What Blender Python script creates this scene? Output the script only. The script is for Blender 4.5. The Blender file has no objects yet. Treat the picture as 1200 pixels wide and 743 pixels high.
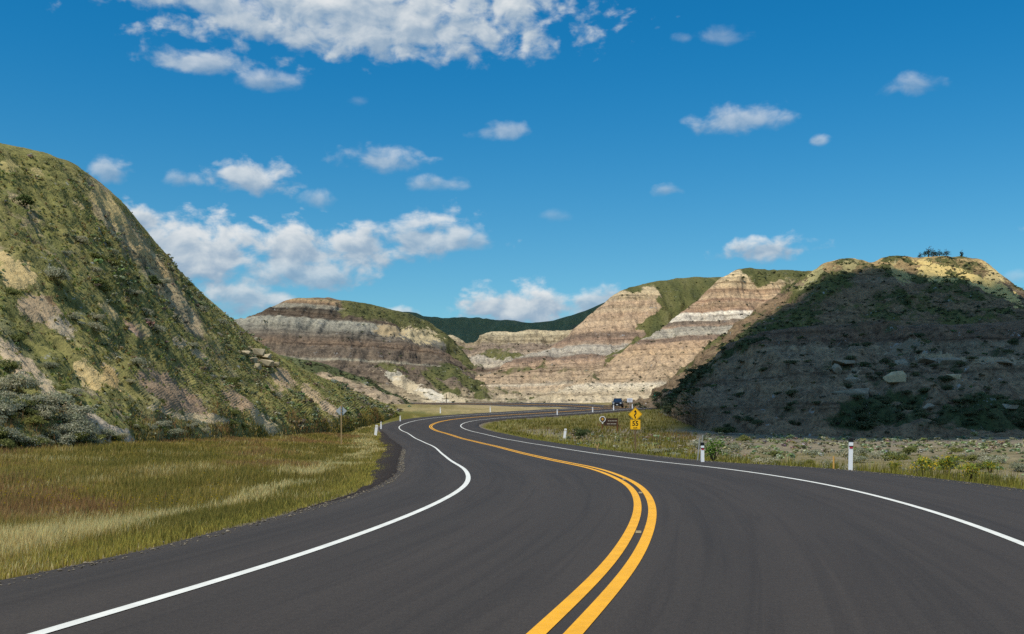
import bpy, math, random
import numpy as np
from mathutils import Vector, Matrix

random.seed(7)
RNG = np.random.default_rng(7)
scn = bpy.context.scene
COL = scn.collection

# ------------------------------------------------------------------ camera
CAM_H, F, VH = 1.4, 1200.0, 495.0          # eye height (m), focal length and eye-level row for a 1200 x 743 frame
cam_data = bpy.data.cameras.new('camera')
cam_data.sensor_width = 36.0
cam_data.lens = 36.0
cam_data.shift_y = (VH - 371.5) / 1200.0
cam_data.clip_start = 0.1
cam_data.clip_end = 30000.0
cam = bpy.data.objects.new('camera', cam_data)
COL.objects.link(cam)
cam.location = (0, 0, CAM_H)
cam.rotation_euler = (math.radians(90), 0, 0)
scn.camera = cam

# ------------------------------------------------------------------ sun
SUN = Vector((-0.33, -0.42, 0.85)).normalized()      # towards the sun: behind the camera and to the left
sun_data = bpy.data.lights.new('sun', 'SUN')
sun_data.energy = 3.9
sun_data.angle = math.radians(0.55)
sun_data.color = (1.0, 0.93, 0.80)
sun = bpy.data.objects.new('sun', sun_data)
COL.objects.link(sun)
sun.rotation_euler = SUN.to_track_quat('Z', 'Y').to_euler()

# ------------------------------------------------------------------ view
scn.view_settings.view_transform = 'Standard'
scn.view_settings.look = 'None'
scn.view_settings.gamma = 1.0
scn.view_settings.use_curve_mapping = False
scn.view_settings.exposure = 0.0
scn.cycles.max_bounces = 6
scn.cycles.transparent_max_bounces = 8
scn.cycles.use_denoising = False


# ------------------------------------------------------------------ node helpers
class NT:
    def __init__(self, tree):
        self.t = tree
        tree.nodes.clear()

    def n(self, kind, **kw):
        nd = self.t.nodes.new(kind)
        for k, v in kw.items():
            setattr(nd, k, v)
        return nd

    def link(self, a, b):
        self.t.links.new(a, b)

    def put(self, sock, v):
        if v is None:
            return
        if hasattr(v, 'is_output'):
            self.link(v, sock)
        else:
            sock.default_value = v

    def m(self, op, a, b=None, c=None, clamp=False):
        nd = self.n('ShaderNodeMath', operation=op, use_clamp=clamp)
        for i, v in enumerate((a, b, c)):
            self.put(nd.inputs[i], v)
        return nd.outputs[0]

    def noise(self, vec, scale, detail=4, rough=0.55, dist=0.0, col=False, dim='3D'):
        nd = self.n('ShaderNodeTexNoise', noise_dimensions=dim)
        if vec is not None:
            self.link(vec, nd.inputs['Vector'])
        nd.inputs['Scale'].default_value = scale
        nd.inputs['Detail'].default_value = detail
        nd.inputs['Roughness'].default_value = rough
        nd.inputs['Distortion'].default_value = dist
        return nd.outputs['Color' if col else 'Fac']

    def ss(self, x, a, b):
        nd = self.n('ShaderNodeMapRange', interpolation_type='SMOOTHSTEP')
        self.put(nd.inputs[0], x)
        self.put(nd.inputs[1], a)
        self.put(nd.inputs[2], b)
        return nd.outputs[0]

    def lin(self, x, a, b, c=0.0, d=1.0):
        nd = self.n('ShaderNodeMapRange')
        self.put(nd.inputs[0], x)
        for i, v in enumerate((a, b, c, d)):
            nd.inputs[1 + i].default_value = v
        return nd.outputs[0]

    def mix(self, fac, a, b, mode='MIX'):
        nd = self.n('ShaderNodeMix', data_type='RGBA', blend_type=mode)
        self.put(nd.inputs[0], fac)
        self.put(nd.inputs[6], a)
        self.put(nd.inputs[7], b)
        return nd.outputs[2]

    def ramp(self, fac, stops, interp='LINEAR'):
        nd = self.n('ShaderNodeValToRGB')
        cr = nd.color_ramp
        cr.interpolation = interp
        while len(cr.elements) < len(stops):
            cr.elements.new(1.0)
        for e, (p, c) in zip(cr.elements, sorted(stops, key=lambda q: q[0])):
            e.position = p
            e.color = (c[0], c[1], c[2], 1)
        self.put(nd.inputs[0], fac)
        return nd.outputs[0]

    def attr(self, name, out='Fac'):
        nd = self.n('ShaderNodeAttribute', attribute_name=name)
        return nd.outputs[out]


def C4(r, g, b):
    return (r, g, b, 1.0)


def S(r, g, b):
    """sRGB bytes to linear"""
    o = []
    for v in (r, g, b):
        v /= 255.0
        o.append(v / 12.92 if v <= 0.04045 else ((v + 0.055) / 1.055) ** 2.4)
    return tuple(o)


# ------------------------------------------------------------------ world: clear summer sky with fair-weather cumulus
world = bpy.data.worlds.new('World')
scn.world = world
world.use_nodes = True
W = NT(world.node_tree)
sky = W.n('ShaderNodeTexSky', sky_type='NISHITA')
sky.sun_disc = False
sky.sun_elevation = math.asin(SUN.z)
sky.sun_rotation = math.atan2(SUN.x, SUN.y)
sky.altitude = 700
sky.air_density = 1.0
sky.dust_density = 0.6
sky.ozone_density = 2.2
hs = W.n('ShaderNodeHueSaturation')
hs.inputs['Hue'].default_value = 0.488
hs.inputs['Saturation'].default_value = 1.25
hs.inputs['Value'].default_value = 1.0
W.link(sky.outputs[0], hs.inputs['Color'])
tc = W.n('ShaderNodeTexCoord')
sep = W.n('ShaderNodeSeparateXYZ')
W.link(tc.outputs['Generated'], sep.inputs[0])
az = W.m('ARCTAN2', sep.outputs[0], sep.outputs[1])
el = W.m('ARCSINE', sep.outputs[2])
cmb = W.n('ShaderNodeCombineXYZ')
W.link(az, cmb.inputs[0])
W.link(W.m('MULTIPLY', el, 1.5), cmb.inputs[1])
skyv = cmb.outputs[0]
wob = W.m('SUBTRACT', W.noise(skyv, 26.0, 4, 0.6), 0.5)
wob2 = W.m('SUBTRACT', W.noise(skyv, 9.0, 3, 0.6, 0.4), 0.5)
azw = W.m('ADD', az, W.m('MULTIPLY', wob2, 0.03))
pv = W.n('ShaderNodeCombineXYZ')
W.link(azw, pv.inputs[0])
W.link(el, pv.inputs[1])
pv = pv.outputs[0]


def vm(op, *vals):
    nd = W.n('ShaderNodeVectorMath', operation=op)
    for i, v in enumerate(vals):
        W.put(nd.inputs[i], v)
    return nd


def cloud_dir(u, v):
    x, z = (u - 600) / F, (VH - v) / F
    return math.atan2(x, 1.0), math.asin(z / math.sqrt(x * x + z * z + 1))


# column, row (photo frame), half width, height above and below that row, opacity
CLOUDS = [
    (430, 30, 262, 66, 38, .97), (585, 8, 95, 36, 20, 1.0), (230, 4, 110, 30, 14, .85),
    (225, 73, 72, 17, 13, .74), (310, 96, 42, 13, 12, .6),
    (128, 201, 26, 17, 14, .62), (217, 212, 20, 12, 9, .5), (297, 213, 58, 26, 18, .9), (372, 234, 22, 12, 9, .45),
    (447, 190, 52, 20, 14, .62), (512, 216, 34, 12, 9, .5),
    (165, 262, 34, 26, 30, 1.0), (235, 300, 88, 50, 40, 1.0), (345, 292, 62, 36, 42, 1.0), (420, 294, 66, 30, 24, .95),
    (500, 280, 76, 34, 22, .85), (560, 284, 20, 14, 12, .6), (300, 350, 60, 20, 26, .85), (350, 322, 90, 30, 24, .8),
    (610, 362, 92, 30, 30, 1.0), (700, 352, 44, 16, 18, .85), (470, 368, 26, 10, 12, .75),
    (596, 156, 36, 14, 9, .5), (865, 143, 58, 19, 14, .6), (952, 166, 13, 8, 6, .5), (1066, 101, 42, 14, 11, .42),
    (846, 42, 34, 14, 11, .3), (795, 45, 12, 8, 6, .22), (785, 223, 18, 9, 8, .5), (648, 253, 24, 8, 7, .2), (900, 293, 60, 16, 13, .92),
    (1190, 325, 18, 10, 10, .3), (415, 118, 14, 8, 6, .16), (1300, 250, 90, 40, 20, .9), (1400, 90, 120, 40, 24, .9),
    (-190, 110, 110, 44, 24, .95), (-260, 260, 120, 50, 26, .95),
]
dmin, acc, accw = None, None, None
for (u, v, ru, up, dn, op) in CLOUDS:
    a, e = cloud_dir(u, v)
    k = math.cos(a)
    ra, rup, asym = ru / F * k * k, up / F * k, up / dn
    q = vm('MULTIPLY_ADD', pv, (1 / ra, 1 / rup, 0), (-a / ra, -e / rup, 0)).outputs[0]
    d = vm('LENGTH', vm('MAXIMUM', q, vm('MULTIPLY', q, (-1, -asym, 0)).outputs[0]).outputs[0]).outputs['Value']
    w = W.m('POWER', W.m('MAXIMUM', W.m('SUBTRACT', 2.0, d), 0.0001), 6.0)
    qz = vm('ADD', q, (0, 0, op)).outputs[0]
    acc = vm('MULTIPLY_ADD', qz, w, acc if acc is not None else (0, 0, 0)).outputs[0]
    accw = W.m('ADD', w, accw if accw is not None else 0.0)
    dmin = W.m('MINIMUM', d, dmin if dmin is not None else 9.0)
fld = W.m('SUBTRACT', 1.0, dmin)
sq = W.n('ShaderNodeSeparateXYZ')
W.link(acc, sq.inputs[0])
hgt = W.m('MINIMUM', W.m('MAXIMUM', W.m('DIVIDE', sq.outputs[1], accw), -1.5), 1.5)
opa = W.m('DIVIDE', sq.outputs[2], accw)
# the same kind of scattered cloud all round the rest of the sky
far_n = W.noise(skyv, 5.0, 3, 0.5)
side = W.m('MAXIMUM', W.ss(W.m('ABSOLUTE', az), 0.72, 0.86), W.ss(el, 0.46, 0.56))
far_f = W.m('SUBTRACT', W.m('MULTIPLY', W.m('SUBTRACT', far_n, 0.49), 7.0), W.m('MULTIPLY', W.m('SUBTRACT', 1.0, side), 4.0))
sel = W.m('GREATER_THAN', far_f, fld)
inv = W.m('SUBTRACT', 1.0, sel)
hgt = W.m('MULTIPLY_ADD', W.m('MULTIPLY', wob2, 2.0), sel, W.m('MULTIPLY', hgt, inv))
opa = W.m('MULTIPLY_ADD', sel, 0.9, W.m('MULTIPLY', opa, inv))
fld = W.m('MAXIMUM', far_f, fld)
# billows: the outline and the inner relief come from the same noises
b1 = W.noise(skyv, 30.0, 6, 0.55, 0.3)
b2 = W.noise(skyv, 110.0, 4, 0.6)
soft = W.m('ADD', W.m('MULTIPLY', W.m('SUBTRACT', b1, 0.5), 1.9), W.m('MULTIPLY', W.m('SUBTRACT', b2, 0.5), 0.4))
soft = W.m('ADD', soft, W.m('MULTIPLY', wob, 0.5))
vd = vm('MULTIPLY_ADD', W.noise(skyv, 60.0, 2, 0.5, col=True), (.012, .012, 0), skyv).outputs[0]
for sc_, am_ in ((36.0, 0.5), (88.0, 0.22)):
    vo = W.n('ShaderNodeTexVoronoi', voronoi_dimensions='2D', feature='SMOOTH_F1')
    vo.inputs['Scale'].default_value = sc_
    vo.inputs['Smoothness'].default_value = 0.35
    W.link(vd, vo.inputs['Vector'])
    soft = W.m('ADD', soft, W.m('MULTIPLY', W.m('SUBTRACT', 0.45, vo.outputs['Distance']), am_))
dens_raw = W.m('ADD', fld, soft)
dens = W.ss(dens_raw, -0.08, W.lin(opa, 0.4, 1.0, 1.05, 0.58))
dens = W.m('MULTIPLY', dens, W.m('MULTIPLY', opa, 0.96))
mapo = W.n('ShaderNodeVectorMath', operation='ADD')
W.link(skyv, mapo.inputs[0])
mapo.inputs[1].default_value = (-0.006, 0.013, 0)
b1o = W.noise(mapo.outputs[0], 30.0, 4, 0.55, 0.3)
relief = W.m('SUBTRACT', b1, b1o)
lit = W.m('ADD', W.m('MULTIPLY', hgt, 0.52), W.m('MULTIPLY', relief, 1.4))
lit = W.m('ADD', lit, W.m('MULTIPLY', W.m('SUBTRACT', 0.75, dens_raw), 0.12))
lit = W.ss(lit, -0.75, 0.75)
ccol = W.ramp(lit, [(0.0, S(128, 156, 184)), (0.35, S(160, 180, 199)), (0.65, S(198, 208, 216)), (1.0, S(234, 236, 236))])
csc = W.n('ShaderNodeVectorMath', operation='SCALE')
W.link(ccol, csc.inputs[0])
csc.inputs['Scale'].default_value = 1.0 / 0.10
tint = W.mix(W.ss(el, 0.06, 0.40), C4(0.70, 1.02, 1.06), C4(0.14, 0.95, 1.22))
clear = W.mix(1.0, hs.outputs[0], tint, 'MULTIPLY')
skymix = W.mix(dens, clear, csc.outputs[0])
bg = W.n('ShaderNodeBackground')
W.link(skymix, bg.inputs[0])
bg.inputs[1].default_value = 0.10
wo = W.n('ShaderNodeOutputWorld')
W.link(bg.outputs[0], wo.inputs[0])
world.cycles.sampling_method = 'MANUAL'
world.cycles.sample_map_resolution = 512


# ------------------------------------------------------------------ numeric helpers
def P(u, v, Y):
    """where a line of sight through photo column u, row v stands at distance Y"""
    return np.array([(u - 600) / F * Y, Y, CAM_H - (v - VH) / F * Y])


def sstep(x, a, b):
    t = np.clip((np.asarray(x, float) - a) / (np.asarray(b) - a), 0, 1)
    return t * t * (3 - 2 * t)


def vnoise(x, y, z, seed=0):
    x, y, z = np.broadcast_arrays(np.asarray(x, float), np.asarray(y, float), np.asarray(z, float))
    xi, yi, zi = np.floor(x), np.floor(y), np.floor(z)
    fx, fy, fz = x - xi, y - yi, z - zi
    xi, yi, zi = xi.astype(np.int64), yi.astype(np.int64), zi.astype(np.int64)
    fx = fx * fx * fx * (fx * (fx * 6 - 15) + 10)
    fy = fy * fy * fy * (fy * (fy * 6 - 15) + 10)
    fz = fz * fz * fz * (fz * (fz * 6 - 15) + 10)

    def h(a, b, c):
        n = (a * 374761393 + b * 668265263 + c * 1440662683 + seed * 974711) & 0xffffffff
        n = ((n ^ (n >> 13)) * 1274126177) & 0xffffffff
        n = ((n ^ (n >> 16)) * 2246822519) & 0xffffffff
        return ((n ^ (n >> 15)) & 0xffff) / 32767.5 - 1.0
    r = 0
    for dx in (0, 1):
        wx = fx if dx else 1 - fx
        for dy in (0, 1):
            wy = fy if dy else 1 - fy
            for dz in (0, 1):
                wz = fz if dz else 1 - fz
                r = r + wx * wy * wz * h(xi + dx, yi + dy, zi + dz)
    return r


def fbm(x, y, z, octs=4, seed=0, gain=0.5):
    s, a, tot = 0, 1.0, 0
    for o in range(octs):
        k = 2.03 ** o
        s = s + a * vnoise(x * k, y * k, z * k, seed + o * 17)
        tot += a
        a *= gain
    return s / tot * 1.5


def gsmooth(a, sig, axis=0):
    if sig <= 0:
        return a
    r = int(max(1, round(sig * 3)))
    k = np.exp(-0.5 * (np.arange(-r, r + 1) / sig) ** 2)
    k /= k.sum()
    a = np.moveaxis(a, axis, 0)
    pad = np.concatenate([2 * a[:1] - a[r:0:-1], a, 2 * a[-1:] - a[-2:-r - 2:-1]])
    out = sum(k[i] * pad[i:i + len(a)] for i in range(2 * r + 1))
    return np.moveaxis(out, 0, axis)


def mesh_np(name, V, faces, mat, attrs=None, smooth=True, parent=None, cols=None):
    """faces: list of (n, k) int arrays"""
    me = bpy.data.meshes.new(name)
    V = np.asarray(V, np.float32)
    me.vertices.add(len(V))
    me.vertices.foreach_set('co', V.ravel())
    if not isinstance(faces, list):
        faces = [faces]
    idx = np.concatenate([f.ravel() for f in faces]).astype(np.int32)
    sizes = np.concatenate([np.full(len(f), f.shape[1], np.int32) for f in faces])
    starts = np.concatenate([[0], np.cumsum(sizes)[:-1]]).astype(np.int32)
    me.loops.add(len(idx))
    me.loops.foreach_set('vertex_index', idx)
    me.polygons.add(len(sizes))
    me.polygons.foreach_set('loop_start', starts)
    me.polygons.foreach_set('loop_total', sizes)
    me.update(calc_edges=True)
    me.polygons.foreach_set('use_smooth', np.full(len(sizes), smooth, bool))
    for k, a in (attrs or {}).items():
        at = me.attributes.new(k, 'FLOAT', 'POINT')
        at.data.foreach_set('value', np.asarray(a, np.float32).ravel())
    for k, a in (cols or {}).items():
        at = me.attributes.new(k, 'FLOAT_COLOR', 'POINT')
        a = np.asarray(a, np.float32)
        if a.shape[1] == 3:
            a = np.concatenate([a, np.ones((len(a), 1), np.float32)], 1)
        at.data.foreach_set('color', a.ravel())
    if mat is not None:
        for m_ in (mat if isinstance(mat, list) else [mat]):
            me.materials.append(m_)
    o = bpy.data.objects.new(name, me)
    COL.objects.link(o)
    if parent is not None:
        o.parent = parent
    return o


def grid_faces(nr, nc):
    i = np.arange(nr - 1)[:, None] * nc + np.arange(nc - 1)[None]
    i = i.ravel()
    return np.stack([i, i + 1, i + nc + 1, i + nc], 1)


def tag(o, label=None, cat=None, group=None, kind=None):
    if label:
        o['label'] = label
    if cat:
        o['category'] = cat
    if group:
        o['group'] = group
    if kind:
        o['kind'] = kind
    return o


def empty(name, loc=(0, 0, 0), rz=0.0):
    o = bpy.data.objects.new(name, None)
    COL.objects.link(o)
    o.location = tuple(float(c) for c in loc)
    o.rotation_euler = (0, 0, rz)
    return o


class MB:
    """collects simple shapes into one mesh"""

    def __init__(self):
        self.v, self.f = [], []

    def add(self, vs, fs):
        b = len(self.v)
        self.v += [tuple(map(float, q)) for q in vs]
        self.f += [tuple(b + i for i in q) for q in fs]
        return self

    def box(self, c, s, rot=None, bev=0.0):
        x, y, z = (k / 2 for k in s)
        if bev > 0:
            b = min(bev, x * .9, z * .9)
            prof = [(-x + b, -z), (x - b, -z), (x, -z + b), (x, z - b), (x - b, z), (-x + b, z), (-x, z - b), (-x, -z + b)]
            vs = [Vector((px, sy * y, pz)) for sy in (-1, 1) for px, pz in prof]
            n = 8
            fs = [tuple(range(n)), tuple(range(2 * n - 1, n - 1, -1))] + [(i, i + n, (i + 1) % n + n, (i + 1) % n) for i in range(n)]
        else:
            vs = [Vector((sx * x, sy * y, sz * z)) for sz in (-1, 1) for sy in (-1, 1) for sx in (-1, 1)]
            fs = [(0, 2, 3, 1), (4, 5, 7, 6), (0, 1, 5, 4), (2, 6, 7, 3), (0, 4, 6, 2), (1, 3, 7, 5)]
        if rot is not None:
            vs = [rot @ q for q in vs]
        return self.add([q + Vector(c) for q in vs], fs)

    def prism(self, prof, y0, y1, c=(0, 0, 0)):
        """profile in x, z extruded along y"""
        n = len(prof)
        vs = [(c[0] + x, c[1] + yy, c[2] + z) for yy in (y0, y1) for x, z in prof]
        fs = [tuple(range(n)), tuple(range(2 * n - 1, n - 1, -1))] + [(i, i + n, (i + 1) % n + n, (i + 1) % n) for i in range(n)]
        return self.add(vs, fs)

    def tube(self, p0, p1, r0, r1=None, n=8, cap=True):
        r1 = r0 if r1 is None else r1
        p0, p1 = Vector(p0), Vector(p1)
        q = (p1 - p0).to_track_quat('Z', 'Y')
        vs = []
        for p, r in ((p0, r0), (p1, r1)):
            for i in range(n):
                a = 2 * math.pi * i / n
                vs.append(p + q @ Vector((math.cos(a) * r, math.sin(a) * r, 0)))
        fs = [(i, (i + 1) % n, n + (i + 1) % n, n + i) for i in range(n)]
        if cap:
            fs += [tuple(range(n - 1, -1, -1)), tuple(range(n, 2 * n))]
        return self.add(vs, fs)

    def build(self, name, mat, parent=None, smooth=False):
        me = bpy.data.meshes.new(name)
        me.from_pydata(self.v, [], self.f)
        me.update()
        if smooth:
            me.polygons.foreach_set('use_smooth', [True] * len(me.polygons))
        me.materials.append(mat)
        o = bpy.data.objects.new(name, me)
        COL.objects.link(o)
        if parent is not None:
            o.parent = parent
        return o


def copy_tree(o, parent=None):
    c = o.copy()
    COL.objects.link(c)
    if parent is not None:
        c.parent = parent
    for ch in list(o.children):
        copy_tree(ch, c)
    return c


# ------------------------------------------------------------------ materials
def new_mat(name):
    m_ = bpy.data.materials.new(name)
    m_.use_nodes = True
    return m_, NT(m_.node_tree)


def finish(N, color, rough=0.9, spec=0.2, bump=None, bstr=0.3, bdist=0.1, metal=0.0, trans=0.0):
    bs = N.n('ShaderNodeBsdfPrincipled')
    N.put(bs.inputs['Base Color'], color)
    N.put(bs.inputs['Roughness'], rough)
    N.put(bs.inputs['Specular IOR Level'], spec)
    N.put(bs.inputs['Metallic'], metal)
    if bump is not None:
        b = N.n('ShaderNodeBump')
        b.inputs['Strength'].default_value = bstr
        b.inputs['Distance'].default_value = bdist
        N.link(bump, b.inputs['Height'])
        N.link(b.outputs[0], bs.inputs['Normal'])
    out = N.n('ShaderNodeOutputMaterial')
    if trans > 0:
        tr = N.n('ShaderNodeBsdfTranslucent')
        N.put(tr.inputs[0], color)
        mx = N.n('ShaderNodeMixShader')
        mx.inputs[0].default_value = trans
        N.link(bs.outputs[0], mx.inputs[1])
        N.link(tr.outputs[0], mx.inputs[2])
        N.link(mx.outputs[0], out.inputs[0])
    else:
        N.link(bs.outputs[0], out.inputs[0])


def plain(name, col, rough=0.6, spec=0.3, metal=0.0, var=0.12, scale=6.0):
    m_, N = new_mat(name)
    g = N.n('ShaderNodeNewGeometry')
    n1 = N.noise(g.outputs['Position'], scale, 4, 0.6)
    c = N.mix(1.0, C4(*col), N.ramp(n1, [(0.25, (1 - var,) * 3), (0.75, (1 + var * .5,) * 3)]), 'MULTIPLY')
    finish(N, c, rough, spec, metal=metal)
    return m_


def foliage_mat(name, trans=0.25):
    """leaf colour from the mesh, each plant a little different"""
    m_, N = new_mat(name)
    c = N.attr('col', 'Color')
    oi = N.n('ShaderNodeObjectInfo')
    k = N.ramp(oi.outputs['Random'], [(0.0, (.8, .85, .8)), (0.5, (1.0, 1.0, 1.0)), (1.0, (1.2, 1.12, 1.05))])
    finish(N, N.mix(1.0, c, k, 'MULTIPLY'), 0.85, 0.15, trans=trans)
    return m_


def mute(stops, k=0.28, sat=0.82):
    a = np.array([c for _, c in stops])
    m_ = a.mean(0)
    out = []
    for z, c in stops:
        c = np.array(c) * (1 - k) + m_ * k
        l = c @ np.array([.3, .59, .11])
        out.append((z, tuple(l + (c - l) * sat)))
    return out


def hill_mat(name, zmin, zmax, strata, grass, dip=(0.0, 0.0), wig=1.2, bare_dark=0.75, spot=0.5, axis=(1.0, 0.0)):
    strata = mute(strata)
    m_, N = new_mat(name)
    g = N.n('ShaderNodeNewGeometry')
    pos = g.outputs['Position']
    sp = N.n('ShaderNodeSeparateXYZ')
    N.link(pos, sp.inputs[0])
    n_big = N.noise(pos, 0.035, 3, 0.5)
    n_mid = N.noise(pos, 0.35, 5, 0.62)
    n_fin = N.noise(pos, 2.2, 5, 0.68)
    z = N.m('ADD', sp.outputs[2], N.m('MULTIPLY', N.m('SUBTRACT', n_big, 0.5), wig * 2.4))
    z = N.m('ADD', z, N.m('MULTIPLY', N.m('SUBTRACT', n_mid, 0.5), wig * 1.1))
    z = N.m('ADD', z, N.m('ADD', N.m('MULTIPLY', sp.outputs[0], dip[0]), N.m('MULTIPLY', sp.outputs[1], dip[1])))
    fac = N.lin(z, zmin, zmax)
    bare = N.ramp(fac, [((a - zmin) / (zmax - zmin), c) for a, c in strata])
    # thin beds
    zz = N.n('ShaderNodeCombineXYZ')
    N.link(N.m('MULTIPLY', sp.outputs[0], 0.012), zz.inputs[0])
    N.link(N.m('MULTIPLY', sp.outputs[1], 0.012), zz.inputs[1])
    N.link(z, zz.inputs[2])
    beds = N.noise(zz.outputs[0], 0.95, 6, 0.78)
    n_spk = N.noise(pos, 0.95, 5, 0.7)
    bare = N.mix(1.0, bare, N.ramp(beds, [(0.36, (.50, .47, .44)), (0.46, (.95, .94, .93)), (0.6, (1.2, 1.18, 1.14))]), 'MULTIPLY')
    # rills: streaks that run down the slope
    rv = N.n('ShaderNodeCombineXYZ')
    al = math.hypot(*axis)
    N.link(N.m('ADD', N.m('MULTIPLY', sp.outputs[0], axis[0] / al), N.m('MULTIPLY', sp.outputs[1], axis[1] / al)), rv.inputs[0])
    N.link(N.m('ADD', N.m('MULTIPLY', sp.outputs[0], -axis[1] / al * .16), N.m('MULTIPLY', sp.outputs[1], axis[0] / al * .16)), rv.inputs[1])
    N.link(N.m('MULTIPLY', sp.outputs[2], 0.12), rv.inputs[2])
    rill = N.noise(rv.outputs[0], 0.7, 6, 0.7, 0.3)
    bare = N.mix(1.0, bare, N.ramp(rill, [(0.36, (.66, .66, .68)), (0.5, (.97, .97, .97)), (0.63, (1.14, 1.13, 1.1))]), 'MULTIPLY')
    bare = N.mix(1.0, bare, N.ramp(n_fin, [(0.36, (bare_dark * .72,) * 3), (0.47, (.95, .95, .95)), (0.65, (1.16, 1.15, 1.12))]), 'MULTIPLY')
    bare = N.mix(1.0, bare, N.ramp(n_spk, [(0.34, (.55, .55, .54)), (0.46, (.95, .95, .94)), (0.64, (1.2, 1.19, 1.16))]), 'MULTIPLY')
    # plant cover
    gcol = N.ramp(N.noise(rv.outputs[0], 0.22, 5, 0.65), [(0.26, grass[0]), (0.42, grass[1]), (0.56, grass[2]), (0.72, grass[3])])
    gfin = N.ramp(N.noise(pos, 1.5, 6, 0.72), [(0.36, (.55, .57, .55)), (0.48, (.97, .97, .97)), (0.64, (1.35, 1.32, 1.25))])
    gcol = N.mix(1.0, gcol, gfin, 'MULTIPLY')
    ga = N.attr('grass')
    gm = N.m('ADD', ga, N.m('ADD', N.m('MULTIPLY', N.m('SUBTRACT', n_fin, 0.5), 1.0 * spot), N.m('MULTIPLY', N.m('SUBTRACT', n_mid, 0.5), 1.3 * spot)))
    gm = N.ss(gm, 0.40, 0.60)
    sa = N.attr('sand')
    sm_ = N.ss(N.m('ADD', sa, N.m('ADD', N.m('MULTIPLY', N.m('SUBTRACT', n_mid, 0.5), 2.2), N.m('MULTIPLY', N.m('SUBTRACT', n_fin, 0.5), 1.8))), 0.42, 0.62)
    sand = N.mix(1.0, N.attr('sandcol', 'Color'), N.ramp(n_fin, [(0.25, (.66, .64, .6)), (0.55, (1, 1, 1)), (0.8, (1.15, 1.15, 1.12))]), 'MULTIPLY')
    c = N.mix(gm, bare, gcol)
    c = N.mix(sm_, c, sand)
    bmp = N.m('ADD', N.m('ADD', N.m('MULTIPLY', n_fin, 0.35), n_spk), N.m('ADD', n_mid, N.m('MULTIPLY', rill, 1.2)))
    finish(N, c, 0.95, 0.08, bump=bmp, bstr=0.6, bdist=0.6)
    return m_


# ------------------------------------------------------------------ the road's course
ZK = np.array([-40, 0, 20, 30, 40, 50, 60, 75, 90, 110, 130, 145, 160, 170, 182, 204, 208.5, 218, 230, 260, 400, 1200, 8000.])
ZV = np.array([0, 0, 0, .06, -.05, -.13, -.17, -.15, -.02, .40, 1.25, 2.4, 3.5, 3.85, 3.95, 4.15, 4.7, 5.65, 5.8, 6.2, 8.0, 9, 9])
_zy = np.linspace(-60, 8000, 32241)
_zz = gsmooth(np.interp(_zy, ZK, ZV), 8)


def zroad(y):
    return np.interp(y, _zy, _zz)


ctr = [(-4.6, -14), (-2.9, -7), (-1.55, -1), (-.62, 3), (.28, 6.79), (.76, 8.63), (1.16, 10.46), (1.69, 13.41), (2.15, 16.44), (2.52, 19.9), (2.70, 23.44), (2.51, 28.64),
       (1.82, 36.3), (.8, 47.9), (-.71, 63.9), (-2.47, 77.5), (-4.93, 93.4), (-7.1, 106.4), (-8.81, 114.9), (-9.75, 122.5), (-9.8, 130.4),
       (-8.6, 135.8), (-6.2, 140.0), (-3.2, 143.4), (2.5, 148.5), (9.2, 155), (16.6, 164.5), (23, 177), (25, 189), (21.5, 201), (12, 209.5), (0, 213.5), (-12, 214.5), (-26, 213), (-42, 210), (-70, 207)]
ctr = np.array(ctr, float)
# Catmull-Rom through the points, then resampled evenly
dense = []
for i in range(1, len(ctr) - 2):
    p0, p1, p2, p3 = ctr[i - 1:i + 3]
    for t in np.linspace(0, 1, 24, endpoint=False):
        dense.append(0.5 * ((2 * p1) + (-p0 + p2) * t + (2 * p0 - 5 * p1 + 4 * p2 - p3) * t * t + (-p0 + 3 * p1 - 3 * p2 + p3) * t ** 3))
dense = np.array(dense)
arc = np.concatenate([[0], np.cumsum(np.linalg.norm(np.diff(dense, axis=0), axis=1))])
S_ARC = np.arange(0, arc[-1], 0.4)
CEN = np.stack([np.interp(S_ARC, arc, dense[:, k]) for k in (0, 1)], 1)
CEN = gsmooth(CEN, 4.0)
TAN = np.gradient(CEN, axis=0)
TAN /= np.linalg.norm(TAN, axis=1, keepdims=True)
NOR = np.stack([TAN[:, 1], -TAN[:, 0]], 1)          # to the right of travel
_first = int(np.argmax(CEN[:, 1] > 120))
s_of_y = lambda y: float(np.interp(y, CEN[:_first, 1], S_ARC[:_first]))
OFF_L = np.interp(S_ARC, [s_of_y(k) for k in (0, 8, 13, 20, 30, 40, 55, 79, 95, 110)] + [165, 400], [3.3, 3.32, 3.45, 3.66, 3.8, 3.94, 4.05, 4.1, 4.0, 3.7, 3.7, 3.7])
OFF_R = np.interp(S_ARC, [s_of_y(k) for k in (0, 10, 16, 22, 26, 29, 34, 50, 70, 90)] + [165, 400], [4.1, 4.35, 4.5, 4.4, 4.1, 3.75, 3.5, 3.5, 3.5, 3.5, 3.7, 3.7])
OFF_L = gsmooth(OFF_L, 6)
OFF_R = gsmooth(OFF_R, 6)
EDGE_L = OFF_L + gsmooth(np.interp(S_ARC, [s_of_y(0), s_of_y(9), s_of_y(16), s_of_y(28), s_of_y(45), s_of_y(100), 180], [1.9, 1.85, 1.95, 1.95, 2.0, 2.3, 2.3]), 6)
EDGE_R = OFF_R + gsmooth(np.interp(S_ARC, [s_of_y(0), s_of_y(22), s_of_y(29), s_of_y(36), s_of_y(60), s_of_y(100), 180], [3.7, 3.7, 3.4, 2.0, 2.1, 2.2, 2.0]), 6)


def road_pt(i, off, dz=0.0):
    xy = CEN[i] + NOR[i] * np.asarray(off)[..., None]
    return np.concatenate([xy, (zroad(xy[..., 1]) + dz)[..., None]], -1)


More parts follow.
